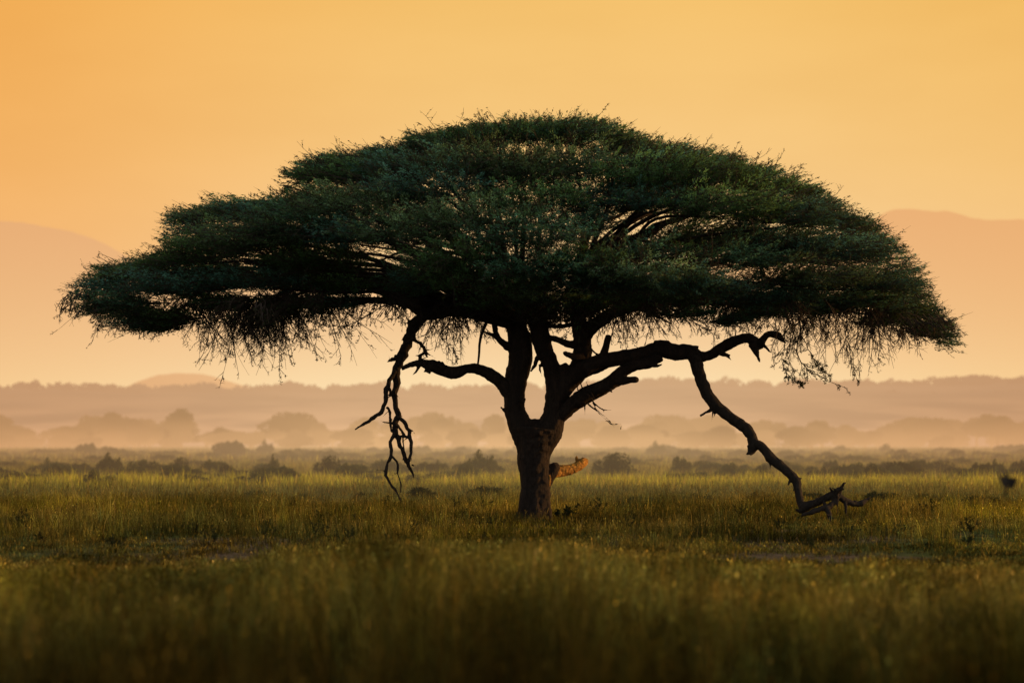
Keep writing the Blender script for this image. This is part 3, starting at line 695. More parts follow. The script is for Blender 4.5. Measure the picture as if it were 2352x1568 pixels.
PADS += [(255, 722, 50, 12, .2), (320, 745, 60, 13, -.3), (395, 752, 45, 9, .3), (185, 695, 40, 10, .1), (165, 684, 26, 8, -.1), (2150, 768, 40, 12, .2), (430, 728, 50, 16, -.5), (540, 700, 60, 18, .6), (690, 700, 70, 14, -.4), (800, 694, 60, 12, .8), (1560, 722, 60, 14, -2), (1650, 742, 40, 9, -1.5), (1860, 708, 50, 22, -1), (1990, 742, 55, 14, 0), (1140, 700, 50, 14, -2), (1740, 716, 50, 14, .5)]
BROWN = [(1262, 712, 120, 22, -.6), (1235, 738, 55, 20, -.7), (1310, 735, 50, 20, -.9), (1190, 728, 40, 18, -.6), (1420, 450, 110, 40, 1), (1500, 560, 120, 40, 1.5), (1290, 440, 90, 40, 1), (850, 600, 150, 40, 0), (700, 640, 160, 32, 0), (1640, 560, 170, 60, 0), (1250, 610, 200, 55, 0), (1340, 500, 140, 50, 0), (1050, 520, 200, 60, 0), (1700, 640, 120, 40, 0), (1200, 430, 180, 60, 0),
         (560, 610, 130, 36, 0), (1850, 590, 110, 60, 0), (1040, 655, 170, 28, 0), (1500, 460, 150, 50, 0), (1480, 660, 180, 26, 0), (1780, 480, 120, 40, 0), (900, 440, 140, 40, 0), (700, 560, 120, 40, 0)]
GAPS = [(893, 598, 38, 15, -.2), (1345, 432, 42, 12, .1), (1490, 512, 36, 22, -.9), (1425, 530, 48, 13, -.3), (1385, 548, 30, 9, -.1), (1520, 500, 22, 20, -.6), (1665, 635, 36, 7, .1), (1715, 650, 36, 7, .15), (1600, 530, 22, 12, 0), (1100, 658, 34, 5, 0), (560, 675, 40, 8, 0),
        (1725, 632, 26, 5, .1), (1330, 452, 20, 12, 0.8)]
rg = random.Random(5)
for _ in range(34): GAPS.append((rg.uniform(420, 2050), rg.uniform(560, 675), rg.uniform(6, 15), rg.uniform(2, 5), rg.uniform(-.3, .3)))
for _ in range(16): GAPS.append((rg.uniform(180, 760), rg.uniform(600, 700), rg.uniform(7, 16), rg.uniform(3, 6), rg.uniform(-.3, .3)))
allp = []
for (u, v, hw, hh, dy) in PADS:
    allp.append((u, v, hw, hh, dy, 0, 1.0))
    if abs(dy) >= 0.5:                           # the far half of the umbrella
        allp.append((u + random.uniform(-20, 20), v + random.uniform(-4, 10), hw * .95, hh * .9, -dy * 0.95 + random.uniform(-.4, .4), 0, 0.55))
for (u, v, hw, hh, dy) in BROWN: allp.append((u, v, hw, hh, dy, 1, .95))

TU = [140, 165, 215, 290, 350, 356, 372, 430, 520, 600, 632, 640, 660, 750, 850, 900, 930, 980, 1080, 1200, 1300, 1340, 1400, 1450, 1520, 1590, 1650, 1720, 1800, 1880, 1920, 1990, 2050, 2110, 2130, 2150, 2190, 2217]
TV = [684, 657, 612, 602, 588, 545, 490, 466, 450, 452, 446, 402, 378, 350, 342, 335, 310, 296, 281, 273, 266, 264, 275, 298, 322, 326, 350, 370, 392, 424, 455, 494, 534, 580, 630, 680, 740, 800]
BU = [140, 160, 200, 260, 350, 450, 560, 700, 850, 1000, 1130, 1180, 1370, 1430, 1600, 1750, 1900, 2000, 2100, 2160, 2200, 2225]
BV = [694, 714, 740, 760, 792, 796, 765, 732, 718, 722, 728, 770, 772, 735, 740, 745, 742, 758, 775, 792, 808, 812]
def fit_outline(p, d_, L_, slack):
    # keep a spray's tip inside the crown's umbrella outline
    tip = p + d_ * L_[:, None]
    u = tip[:, 0] / tip[:, 1] * F + 1176; v = 1016 - (tip[:, 2] - CAM_H) / tip[:, 1] * F
    sp_ = rng.uniform(-12, 10, len(p))
    ok = (u > 146 + sp_) & (u < 2212 + sp_) & (v > np.interp(u, TU, TV) - 34 + slack) & (v < np.interp(u, BU, BV) + sp_)
    for q_ in (tip, p):
        u = q_[:, 0] / q_[:, 1] * F + 1176; v = 1016 - (q_[:, 2] - CAM_H) / q_[:, 1] * F
        rag = (noise2(u * .028, u * 0, 91, 4) - .5) * 26 + (noise2(u * .09, p[:, 1] * .7, 92, 2) - .5) * 22; over = np.clip(np.interp(u, TU, TV) + slack + rag + 4 - v, 0, None) * PX
        p[:, 2] -= over; tip[:, 2] -= over
    return p, ok
sp_p, sp_d, sp_len, sp_t, sp_top = [], [], [], [], []
for (u, v, hw, hh, dy, kind, dens) in allp:
    cx, _, cz = P(u, v, TREE_Y + dy); rx, rz = hw * PX, hh * PX
    ry = max(rx * (0.75 if abs(dy) > .2 else 0.9), .7)
    if kind: ry = 3.2
    if hw < 50: dens *= 2.6
    if not kind: dens *= .50 if (hw < 90 or u < 420 or u > 2000) else .68
    else: dens *= .7
    N = int(dens * (rx * rz * 210 + rx * ry * 70 * (1 if not kind else .35)) * 1.0) + 10
    q = norm(rng.normal(size=(N, 3))); rr = rng.random(N) ** (0.30 if not kind else 0.5)
    q = q * rr[:, None]
    q[:, 2] = np.where((q[:, 2] < 0) & (not kind), q[:, 2] * 0.62, q[:, 2])
    p = np.stack([cx + q[:, 0] * rx * .93, TREE_Y + dy + q[:, 1] * ry, cz + q[:, 2] * rz * .86], -1)
    # ragged pads
    p[:, 2] += (noise2(p[:, 0] * 1.6, p[:, 1] * 1.6, 21) - .5) * rz * .55
    uu = p[:, 0] / p[:, 1] * F + 1176; vv = 1016 - (p[:, 2] - CAM_H) / p[:, 1] * F
    keep = np.ones(N, bool)
    for (gu, gv, gw, gh, ga) in GAPS:
        du, dv = uu - gu, vv - gv; ca, sa = math.cos(ga), math.sin(ga)
        e = ((du * ca + dv * sa) / gw) ** 2 + ((-du * sa + dv * ca) / gh) ** 2
        keep &= ~((e < 1.0) & (rng.random(N) < 0.93))
    p = p[keep]; q = q[keep]; N = len(p)
    rad = np.stack([p[:, 0] - OX, (p[:, 1] - TREE_Y) * 1.1, np.zeros(N)], -1); rn = np.linalg.norm(rad, axis=1, keepdims=True)
    out = norm(rad) * np.clip(rn / 4, .2, 1) * 0.9 + np.stack([q[:, 0], q[:, 1], q[:, 2] * .0], -1) * .55
    droop = -0.30 * np.clip((rn[:, 0] - 6.5) / 3, 0, 1)
    d_ = out + rng.normal(size=(N, 3)) * .38; d_[:, 2] = rng.normal(size=N) * .15 + .06 + np.clip(q[:, 2], 0, 1) * .22 + droop
    d_ = norm(d_)
    L_ = rng.uniform(.4, .9, N)
    outer = np.abs(p[:, 0] - OX) > 6.0
    L_ = np.where(outer, L_ * 1.25, L_); d_ = norm(np.where(outer[:, None], d_ * (1, 1, .6) + out * .9, d_))
    p, ok = fit_outline(p, d_, L_, rng.uniform(-3, 16, N))
    p, d_, L_, q, rn = p[ok], d_[ok], L_[ok], q[ok], rn[ok]; N = len(p)
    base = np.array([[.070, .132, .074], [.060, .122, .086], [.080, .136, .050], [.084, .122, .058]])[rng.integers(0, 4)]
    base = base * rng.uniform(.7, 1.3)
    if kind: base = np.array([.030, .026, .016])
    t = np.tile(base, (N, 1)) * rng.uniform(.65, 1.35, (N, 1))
    warm = np.clip((p[:, 0] - OX - 3.0) / 6, 0, 1)[:, None] * rng.random((N, 1)) ** 1.2   # warm sunlight painted into the leaf tint on the sunny side
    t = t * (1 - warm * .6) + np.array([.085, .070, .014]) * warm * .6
    if not kind: t = t * (np.clip(.85 + q[:, 2] * 1.0, .45, 1.55) * (.6 + .8 * noise2(p[:, 0] * .9, p[:, 2] * 2.2 + p[:, 1] * .5, 66)))[:, None]  # sky-lit tops and shaded undersides of pads painted into the tint
    sp_p.append(p); sp_d.append(d_); sp_len.append(L_); sp_t.append(t); sp_top.append(np.full(N, kind))
sp_p = np.vstack(sp_p); sp_d = np.vstack(sp_d); sp_len = np.concatenate(sp_len); sp_t = np.vstack(sp_t); sp_k = np.concatenate(sp_top)
N = len(sp_p); print('sprays', N)
def sprays(p, d_, L_, tint, per, kinds, local):
    N = len(p); up = np.array([0, 0, 1.0])
    side = norm(np.cross(d_, up)); upv = norm(np.cross(side, d_))
    bend = rng.normal(size=(N, 1)) * .10 + .06
    bside = rng.normal(size=(N, 1)) * .15
    # leaves
    t = rng.random((N, per)) ** 0.85
    lat = rng.normal(size=(N, per)) * (.30 * (1 - t * .75)) * .24
    ver = rng.normal(size=(N, per)) * (.12 * (1 - t * .6)) * .3
    Lc = L_[:, None]
    pos = p[:, None, :] + d_[:, None, :] * (t * Lc)[..., None] + side[:, None, :] * (lat * Lc * 2 + bside * t ** 2 * Lc)[..., None] + upv[:, None, :] * (ver * Lc * 2 + bend * t ** 2 * Lc)[..., None]
    ld = norm(d_[:, None, :] + side[:, None, :] * (np.sign(lat) * rng.uniform(.1, .9, (N, per)))[..., None] + upv[:, None, :] * (rng.normal(size=(N, per)) * .5)[..., None])
    lw = norm(np.cross(ld, rng.normal(size=(N, per, 3))))
    ls = rng.uniform(.022, .052, (N, per))[..., None]; ww = ls * rng.uniform(.17, .28, (N, per))[..., None]
    q = np.stack([pos - ld * ls, pos + lw * ww, pos + ld * ls, pos - lw * ww], 2).reshape(-1, 3)
    c = np.repeat((tint[:, None, :] * rng.uniform(.75, 1.3, (N, per, 1))).reshape(-1, 3), 4, axis=0)
    # stem
    ts = np.array([0, .35, .7, 1.12])
    st_ = p[:, None, :] - 0 + d_[:, None, :] * (ts[None, :] * Lc)[..., None] + upv[:, None, :] * (bend * ts ** 2 * Lc)[..., None] + side[:, None, :] * (bside * ts ** 2 * Lc)[..., None] + rng.normal(size=(N, 4, 3)) * .008
    return q, c, st_
isb = sp_k > 0
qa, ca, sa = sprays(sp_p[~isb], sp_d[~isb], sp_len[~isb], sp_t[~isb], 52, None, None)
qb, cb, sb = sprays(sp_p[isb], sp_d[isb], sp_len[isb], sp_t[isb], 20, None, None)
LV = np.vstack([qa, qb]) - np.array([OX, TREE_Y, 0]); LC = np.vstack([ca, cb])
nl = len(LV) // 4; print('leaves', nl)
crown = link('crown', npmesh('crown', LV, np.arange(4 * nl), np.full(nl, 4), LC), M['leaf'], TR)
S = np.concatenate([sa, sb]) - np.array([OX, TREE_Y, 0])
v_, q_ = strands(S, np.tile(np.array([.009, .007, .005, .002]), (len(S), 1)) * rng.uniform(.7, 1.3, (len(S), 1)))
VV, QQ, off = [v_], [q_], len(v_)

# thorny shoots sticking out of the top outline and edges; bare twigs hanging beneath
def grow(p, d_, L_, r0, K=7, grav=0.0, wander=.16, curl=0.0):
    N = len(p); pts = np.zeros((N, K, 3)); pts[:, 0] = p; dd = d_.copy(); w_ = rng.normal(size=(N, 3)) * wander
    for k in range(1, K):
        dd = dd + rng.normal(size=(N, 3)) * wander + w_ * .5 + np.array([0, 0, -grav])
        dd = norm(dd); pts[:, k] = pts[:, k - 1] + dd * (L_ / (K - 1))[:, None]
    rad = r0[:, None] * np.linspace(1, .28, K)[None, :]
    return pts, rad, dd
def children(pts, n, lenf, r0, grav, wander=.2, K=5, spread=.9):
    N, Kp, _ = pts.shape
    i = np.repeat(np.arange(N), n); f = rng.uniform(.2, .98, len(i)) * (Kp - 1); k = np.minimum(f.astype(int), Kp - 2); t = (f - k)[:, None]
    p = pts[i, k] * (1 - t) + pts[i, k + 1] * t; tang = norm(pts[i, k + 1] - pts[i, k])
    d_ = norm(tang + rng.normal(size=(len(i), 3)) * spread * .6)
    L_ = np.linalg.norm(pts[:, -1] - pts[:, 0], axis=1)[i] * lenf * rng.uniform(.5, 1.2, len(i)) * (1.2 - f / Kp)
    return grow(p, d_, L_, np.full(len(i), r0), K, grav, wander)
def push(pts, rad):
    global off
    pts = pts - np.array([OX, TREE_Y, 0])
    v_, q_ = strands(pts, rad); VV.append(v_); QQ.append(q_ + off); off += len(v_)
TIPS = []
# outline shoots: only from the pads on the rim and top
rim = sp_p[(~isb)]; rd = sp_d[(~isb)]
sel = rng.choice(len(rim), 7500, replace=False)
p = rim[sel]; d_ = norm(rd[sel] + np.stack([np.zeros(len(sel)), np.zeros(len(sel)), rng.uniform(-.1, .5, len(sel))], -1) * np.where(p[:, :1] * 0 + np.abs(p[:, 0:1] - OX) < 8, 1, .4))
sl_ = rng.uniform(.4, .95, len(sel)) * np.where(rng.random(len(sel)) < .12, 1.5, 1); p, ok = fit_outline(p, d_, sl_, np.where(rng.random(len(sel)) < .6, rng.uniform(-9, 8, len(sel)), rng.uniform(-24, 0, len(sel))))
p, d_, sl_, sel = p[ok], d_[ok], sl_[ok], sel[ok]
a, b, c3 = grow(p, d_, sl_, np.full(len(sel), .009), 6, 0.0, .12)
push(a, b); a2, b2, _ = children(a, 4, .32, .006, 0.0, spread=.8); push(a2, b2); TIPS.append((a2, .6)); TIPS.append((a, .8))

# hanging twigs: (u0, u1, v start, v lowest, count, lean)
HANG = [(230, 420, 705, 800, 110, -.5), (400, 640, 700, 840, 190, -.15), (560, 760, 690, 820, 190, -.35), (450, 620, 720, 830, 60, .3), (640, 900, 680, 745, 170, -.5), (520, 545, 720, 832, 10, -.25), (590, 640, 700, 820, 30, -.3),
        (880, 990, 690, 760, 60, -.3), (975, 1130, 700, 830, 120, .25), (1380, 1520, 700, 790, 120, .15), (1480, 1680, 690, 775, 170, .3), (1640, 1800, 690, 760, 150, .1),
        (1780, 1900, 690, 850, 130, .1), (1900, 2080, 700, 840, 200, .15), (2050, 2160, 740, 800, 90, .5), (1180, 1390, 690, 765, 190, 0), (1150, 1300, 700, 750, 60, .6), (1400, 1460, 700, 790, 70, -.3), (160, 280, 695, 740, 30, -.7), (1930, 1960, 700, 850, 8, .2)]
for (u0, u1, v0, v1, cnt, lean) in HANG:
    nc = max(2, cnt // 13); cc = rng.integers(0, nc, cnt); cu = rng.uniform(u0, u1, nc); cdy = rng.normal(size=nc) * 1.7; cl_ = rng.uniform(.5, 1.15, nc); cln = rng.normal(size=nc) * .55; cl_ = cl_ * np.where(rng.random(nc) < .25, .35, 1)
    u = np.where(rng.random(cnt) < .85, cu[cc] + rng.normal(size=cnt) * 9, rng.uniform(u0, u1, cnt)); dy = cdy[cc] + rng.normal(size=cnt) * .12; Y = TREE_Y + dy
    vst = v0 + rng.uniform(-25, 12, cnt); ln = (v1 - vst) * PX * rng.uniform(.45, 1.25, cnt) * cl_[cc] ** 1.0
    p = np.stack([(u - 1176) / F * Y, Y, CAM_H - (vst - 1016) / F * Y], -1)
    d_ = norm(np.stack([lean * 1.3 + cln[cc] + rng.normal(size=cnt) * .38, rng.normal(size=cnt) * .4, -np.ones(cnt) * .55], -1))
    a, b, _ = grow(p, d_, ln * 1.1, rng.uniform(.009, .015, cnt), 8, .10, .11); push(a, b)
    a2, b2, _ = children(a, 5, .45, .0075, .05, .15); push(a2, b2)
    a3, b3, _ = children(a2, 3, .5, .0055, .02, .18, 4); push(a3, b3)
    q9 = .5 if 560 <= u0 < 700 or 1100 < u0 < 1300 else .10; TIPS.append((a2, q9)); TIPS.append((a3, q9 * .6))
# the leafy bough that hangs lowest, right of the claw-ended limb
for path, r0 in (([(1840, 690), (1838, 760), (1830, 810), (1855, 850), (1900, 875), (1945, 893)], .022), ([(1815, 700), (1822, 760), (1812, 800), (1818, 850), (1840, 885)], .015),
             ([(1838, 770), (1860, 810), (1880, 840), (1912, 868)], .014), ([(1800, 720), (1800, 790), (1798, 840), (1830, 880)], .011), ([(1935, 720), (1945, 790), (1955, 830), (1968, 875)], .008),
             ([(1350 + 295, 690), (1660, 720), (1690, 745), (1745, 780)], .012), ([(1500, 690), (1560, 720), (1610, 750), (1650, 770)], .014), ([(520, 690), (545, 740), (528, 790), (515, 830)], .016), ([(640, 690), (610, 740), (560, 770), (590, 810)], .012),
             ([(900, 690), (860, 715), (800, 745), (740, 748)], .02), ([(1010, 716), (1060, 720), (1100, 740), (1120, 790)], .012), ([(980, 712), (1000, 760), (1040, 800), (1050, 830)], .009)):
    pts = np.array([P(a_, b_, TREE_Y - .6) for a_, b_ in path]); c_ = catmull(pts, 4); c_ += rng.normal(size=c_.shape) * .015
    A = c_[None]; push(A, np.linspace(r0, r0 * .25, len(c_))[None])
    a2, b2, _ = children(A, 26, .28, .008, .08, .2, 6); push(a2, b2)
    a3, b3, _ = children(a2, 5, .5, .005, .03, .22, 5); push(a3, b3)
    lf = .5 if path[0][0] > 1790 and path[0][0] < 1850 else .12
    TIPS.append((a2, lf)); TIPS.append((a3, lf))
tw = link('twigs', npmesh('twigs', np.vstack(VV), np.vstack(QQ), np.full(sum(map(len, QQ)), 4)), M['twig'], TR)

# sparse little leaves along the outer shoots and hanging twigs
LP = []
for a, f in TIPS:
    n_, K_, _ = a.shape; m_ = int(n_ * 6 * f)
    i = rng.integers(0, n_, m_); fk = rng.uniform(.2, 1, m_) * (K_ - 1); k = np.minimum(fk.astype(int), K_ - 2); t = (fk - k)[:, None]
    LP.append(a[i, k] * (1 - t) + a[i, k + 1] * t + rng.normal(size=(m_, 3)) * .012)
LP = np.vstack(LP) - np.array([OX, TREE_Y, 0]); m_ = len(LP)
ld = norm(rng.normal(size=(m_, 3)) * (1, 1, .6)); lw = norm(np.cross(ld, rng.normal(size=(m_, 3)))); ls = rng.uniform(.014, .034, (m_, 1))
q = np.stack([LP - ld * ls, LP + lw * ls * .35, LP + ld * ls, LP - lw * ls * .35], 1).reshape(-1, 3)
lc = np.repeat(np.array([[.038, .045, .018]]) * rng.uniform(.7, 1.3, (m_, 1)), 4, axis=0)
link('leaves', npmesh('leaves', q, np.arange(4 * m_), np.full(m_, 4), lc), M['leaf'], TR)

# limbs inside the umbrella: from the forks out to the pads
lb = Tubes(); forks = [P(*Z2(1235, 170)), P(*Z2(1350, 120)), P(*Z2(1560, 120), TREE_Y - .4), P(*Z2(1170, 260))]
for i, (u, v, hw, hh, dy) in enumerate(PADS):
    if hw < 60 or (v > 700 and u < 700): continue
    e = np.array(P(u, v + hh * .5, TREE_Y + dy)); 
    if i % 2 == 0 and hw < 120: continue
    for s in ((1, -1) if abs(dy) > 1.4 else (1,)):
        ee = e.copy(); ee[1] = TREE_Y + dy * s
        f0 = np.array(min(forks, key=lambda q: abs(q[0] - ee[0]))); f0 = f0 + np.array([0, rng.normal() * .15, rng.uniform(-.3, .3)])
        m1 = f0 + (ee - f0) * np.array([.30, .30, .50]) + rng.normal(size=3) * .15 + np.array([0, 0, .25])
        m2 = f0 + (ee - f0) * np.array([.65, .65, .80]) + rng.normal(size=3) * .15 + np.array([0, 0, .2])
        dist = np.linalg.norm(ee - f0); r0 = .03 + .007 * dist
        c_ = catmull([f0, m1, m2, ee], 5) - np.array([OX, TREE_Y, 0])
        lb.add(c_, np.linspace(r0, .018, len(c_)), 7, .1)
for path, rr in (([(1000, 700), (900, 670), (800, 640), (700, 610), (560, 600)], (.2, .05)), ([(980, 712), (900, 680), (840, 640), (760, 600)], (.16, .05)), ([(1430, 705), (1520, 690), (1620, 690), (1720, 660), (1800, 640)], (.17, .04)),
             ([(1180, 690), (1120, 650), (1040, 600), (960, 540), (860, 500)], (.16, .04)), ([(1300, 700), (1340, 620), (1430, 560), (1560, 500), (1700, 460)], (.15, .04)), ([(1330, 720), (1400, 690), (1560, 620), (1750, 590), (1950, 620)], (.14, .04))):
    c_ = catmull([P(a_, b_, TREE_Y + .2) for a_, b_ in path], 5) - np.array([OX, TREE_Y, 0])
    lb.add(c_ + rng.normal(size=c_.shape) * .02, np.linspace(rr[0], rr[1], len(c_)), 9, .1)
link('inner_limbs', lb.mesh('inner_limbs'), M['bark'], TR, True)

# ---------------------------------------------------------------- grass
def bare(x, y):
    """1 where the soil lies open (traced dirt patches), 0 in thick grass"""
    u = x / y * F + 1176; v = 1016 + CAM_H * F / y
    b = np.zeros_like(x)
    for (pu, pv, pw, ph) in ((60, 1278, 200, 5), (2180, 1238, 200, 8), (2000, 1283, 420, 10), (2300, 1225, 160, 7), (560, 1290, 90, 22), (40, 1240, 80, 5)):
        e = ((u - pu) / pw) ** 2 + ((v - pv) / ph) ** 2
        b = np.maximum(b, np.clip(1.6 - e, 0, 1))
    b *= (noise2(x * 1.2, y * .5, 9) > .38)
    return b
def tone(x, y, n):
    """blade colours: broad bands and patches of yellow-green, grey-green and straw"""
    A = np.array([.160, .152, .020]); B = np.array([.080, .092, .030]); C = np.array([.170, .130, .045]); D = np.array([.034, .042, .014])
    v = 1016 + CAM_H * F / y
    k = noise2(x * .22 + 3, y * .09, 31, 4); k2 = noise2(x * .6, y * .2, 37, 3); k3 = noise2(x * .5 + 9, y * .17, 43, 3)
    yel = np.clip((k - .42) * 5, 0, 1)
    t = B[None] * (1 - yel[:, None]) + A[None] * yel[:, None]
    st = np.clip((k2 - .52) * 5, 0, 1)[:, None] * .6; t = t * (1 - st) + C * st
    dk = np.clip((k3 - .53) * 8, 0, 1)[:, None] * .8; t = t * (1 - dk) + D * dk
    k4 = noise2(x * 1.6, y * .9, 57, 3); k5 = noise2(x * 2.3 + 5, y * 1.1, 58, 2)
    t = t * np.clip(.05 + 2.0 * k4 ** 1.3, .15, 2)[:, None]; oc = np.clip((k5 - .5) * 5, 0, 1)[:, None] * .6; t = t * (1 - oc) + t.sum(1, keepdims=True) * np.array([.50, .36, .09]) * oc
    return t, v
def blades(name, y0, y1, n, hr, wr, m, label, cat='grass', seed=1, lean=.3, dens=None, seg=2, heads=0.0, colf=None, margin=3.0, clump=0.5, tuft=0, tr=.1, tv=.45, fleck=0, fs=(.008, .02), fc=1.0):
    r = np.random.default_rng(seed)
    y = np.sqrt(r.random(n) * (y1 ** 2 - y0 ** 2) + y0 ** 2); x = (r.random(n) * 2 - 1) * (y * .1425 + margin)
    tm = np.ones(n); th_ = np.ones(n); toc = np.zeros(n)
    if tuft:                                     # blades gather in tussocks, each with its own height and tone
        nt_ = n // tuft; ti = np.repeat(np.arange(nt_), tuft); ti = np.concatenate([ti, r.integers(0, nt_, n - len(ti))])
        s_ = tr * r.uniform(.5, 1.6, nt_)[ti]; x = x[ti] + r.normal(size=n) * s_; y = y[ti] + r.normal(size=n) * s_
        tm = np.clip(np.exp(r.normal(size=nt_) * tv), .25, 2.0)[ti]; th_ = (r.uniform(.3, 1.0, nt_) ** 1.2 + .45 * (r.random(nt_) < .07))[ti]; toc = np.clip(r.normal(size=nt_) * .5, 0, 1)[ti]
        loose = r.random(n) < .25; xl = (r.random(n) * 2 - 1) * (y * .1425 + margin); x = np.where(loose, xl, x)
    cl = noise2(x * 1.3, y * 1.3, seed + 50, 2)
    keep = r.random(n) < np.clip(.35 + (cl - .35) * 2.2 * clump * 2, .12, 1)
    keep &= r.random(n) > bare(x, y) * .96
    keep &= r.random(n) < np.clip((y1 - y) / (.22 * y1), 0, 1) if name == 'tall_grass' else True
    x, y, cl, tm, th_, toc = [q_[keep] for q_ in (x, y, cl, tm, th_, toc)]; n = len(x)
    h = r.uniform(hr[0], hr[1], n) * (.25 + 1.4 * noise2(x * .7, y * .35, seed + 8, 3)) * (.6 + .8 * cl)
    h *= np.where(r.random(n) < .04, 1.5, 1) * th_ * (1.25 if tuft else 1)
    u_ = x / y * F + 1176; h *= np.where((np.abs(u_ - 1885) < 110) & (y > 66) & (y < 80), .35, 1) * np.where((np.abs(u_ - 1236) < 40) & (y > 70) & (y < 80), .6, 1)
    uu_ = x / y * F + 1176; mid_ = np.clip(1.5 - np.abs(uu_ - 1060) / 430, 0, 1) + .7 * np.clip(noise2(uu_ * .012, y * .05, 88, 2) - .42, 0, 1)   # lower growth in front of the open soil
    h = np.where(y < 62, np.minimum(h, np.clip(1.72 - .0331 * y, .07, 9) * r.uniform(.6, 1, n) + .34 * mid_), h)
    z = ground_z(x, y)
    a = r.uniform(0, 6.283, n); ln = np.abs(r.normal(size=n)) * lean + .05
    dx_, dy_ = np.cos(a) * ln * h, np.sin(a) * ln * h
    fa = r.uniform(0, 6.283, n); w_ = r.uniform(wr[0], wr[1], n); wx, wy = np.cos(fa) * w_ * .5, np.sin(fa) * w_ * .5
    t, v = tone(x, y, n)
    if colf is not None: t = colf(t, x, y, v, r)
    t = t * tm[:, None]; t = t * (1 - .7 * toc[:, None]) + t.sum(1, keepdims=True) * np.array([.52, .37, .09]) * .7 * toc[:, None]
    t = t * np.clip(np.exp(r.normal(size=(n, 1)) * .45), .3, 2.6); straw = (r.random(n) < .10)[:, None]; t = np.where(straw, t * .4 + np.array([.16, .105, .04]) * .6 * (t.sum(1, keepdims=True) / .17), t)
    b1 = np.stack([x - wx, y - wy, z - .01], -1); b2 = np.stack([x + wx, y + wy, z - .01], -1)
    m1 = np.stack([x + dx_ * .35 - wx * .8, y + dy_ * .35 - wy * .8, z + h * .55], -1); m2 = np.stack([x + dx_ * .35 + wx * .8, y + dy_ * .35 + wy * .8, z + h * .55], -1)
    tp = np.stack([x + dx_, y + dy_, z + h * (1 - ln * .25).clip(.4, 1)], -1)
    if seg == 2:
        V = np.stack([b1, b2, m2, m1, tp], 1).reshape(-1, 3); i = np.arange(n)[:, None] * 5
        loops = (i + np.array([0, 1, 2, 3, 3, 2, 4])[None]).ravel(); sizes = np.tile([4, 3], n)
        c = t[:, None, :] * np.array([.45, .45, .95, .95, 1.1])[None, :, None]; c = c.reshape(-1, 3)
    else:
        V = np.stack([b1, b2, tp], 1).reshape(-1, 3); loops = np.arange(3 * n); sizes = np.full(n, 3)
        c = (t[:, None, :] * np.array([.6, .6, 1.3])[None, :, None]).reshape(-1, 3)
    if fleck > 0:                                # small leaves, florets and seeds along the stems
        m_ = int(n * fleck); j = r.integers(0, n, m_); f = r.random(m_) ** .6
        base_ = np.stack([x[j], y[j], z[j]], -1); Pn = base_ * (1 - f[:, None]) + tp[j] * f[:, None] + r.normal(size=(m_, 3)) * fs[1] * .8
        e1 = norm(r.normal(size=(m_, 3)) * (1, 1, 4.0)); e2 = norm(np.cross(e1, r.normal(size=(m_, 3)))); ss = 1.35 * r.uniform(fs[0], fs[1], (m_, 1)) * (.6 + .4 * r.random((m_, 1)))
        fv = np.stack([Pn - e1 * ss, Pn + e2 * ss * .45, Pn + e1 * ss, Pn - e2 * ss * .45], 1).reshape(-1, 3)
        tone_ = t[j] * np.clip(np.exp(r.normal(size=(m_, 1)) * .5), .25, 2.2) * fc; gold = r.random((m_, 1)) < .04
        tone_ = np.where(gold, tone_.sum(1, keepdims=True) * np.array([.75, .5, .1]), tone_)
        loops = np.concatenate([loops, len(V) + np.arange(4 * m_)]); sizes = np.concatenate([sizes, np.full(m_, 4)])
        V = np.vstack([V, fv]); c = np.vstack([c, np.repeat(tone_, 4, axis=0)])
    if heads > 0:                                # seed heads on some stems
        j = np.nonzero(r.random(n) < heads)[0]; hl_ = r.uniform(.03, .08, len(j)) * (.7 + y[j] / 80)
        T = tp[j]; D_ = norm(np.stack([dx_[j], dy_[j], h[j] * .9], -1)); Wd = np.stack([wx[j], wy[j], wx[j] * 0], -1); Wd = norm(Wd) * (hl_ * .13)[:, None]
        hv = np.stack([T - D_ * hl_[:, None] * .5, T + Wd, T + D_ * hl_[:, None] * .6, T - Wd], 1).reshape(-1, 3)
        hc = np.repeat(np.array([[.13, .10, .03]]) * r.uniform(.5, 1.2, (len(j), 1)), 4, axis=0)
        loops = np.concatenate([loops, len(V) + np.arange(4 * len(j))]); sizes = np.concatenate([sizes, np.full(len(j), 4)])
        V = np.vstack([V, hv]); c = np.vstack([c, hc])
    o = link(name, npmesh(name, V, loops, sizes, c), m); tag(o, label, cat, kind='stuff'); return o
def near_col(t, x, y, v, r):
    f = np.clip((y - 17) / 16, 0, 1)[:, None]    # foreground shade painted in: blades darken towards the viewer
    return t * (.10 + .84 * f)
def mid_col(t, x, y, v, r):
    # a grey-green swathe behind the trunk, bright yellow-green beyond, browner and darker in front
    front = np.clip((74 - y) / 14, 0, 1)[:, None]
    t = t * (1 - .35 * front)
    und = np.exp(-((x - .6) / 5.5) ** 2 - ((y - 78) / 5.0) ** 2)[:, None]; t = t * (1 - .45 * und)   # shade under the crown painted into the grass colour
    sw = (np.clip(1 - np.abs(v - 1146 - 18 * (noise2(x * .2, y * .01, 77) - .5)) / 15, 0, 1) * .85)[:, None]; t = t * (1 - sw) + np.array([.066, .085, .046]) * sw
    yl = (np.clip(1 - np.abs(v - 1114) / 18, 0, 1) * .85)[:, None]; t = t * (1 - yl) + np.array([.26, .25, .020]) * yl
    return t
blades('tall_grass', 15.5, 54, 400000, (.30, .88), (.0035, .009), M['grass_near'], 'dark tall grass filling the blurred foreground', seed=3, colf=near_col, heads=.008, margin=3.5, tuft=46, tr=.06, tv=.75, fleck=1.5, fs=(.008, .020), fc=.95)
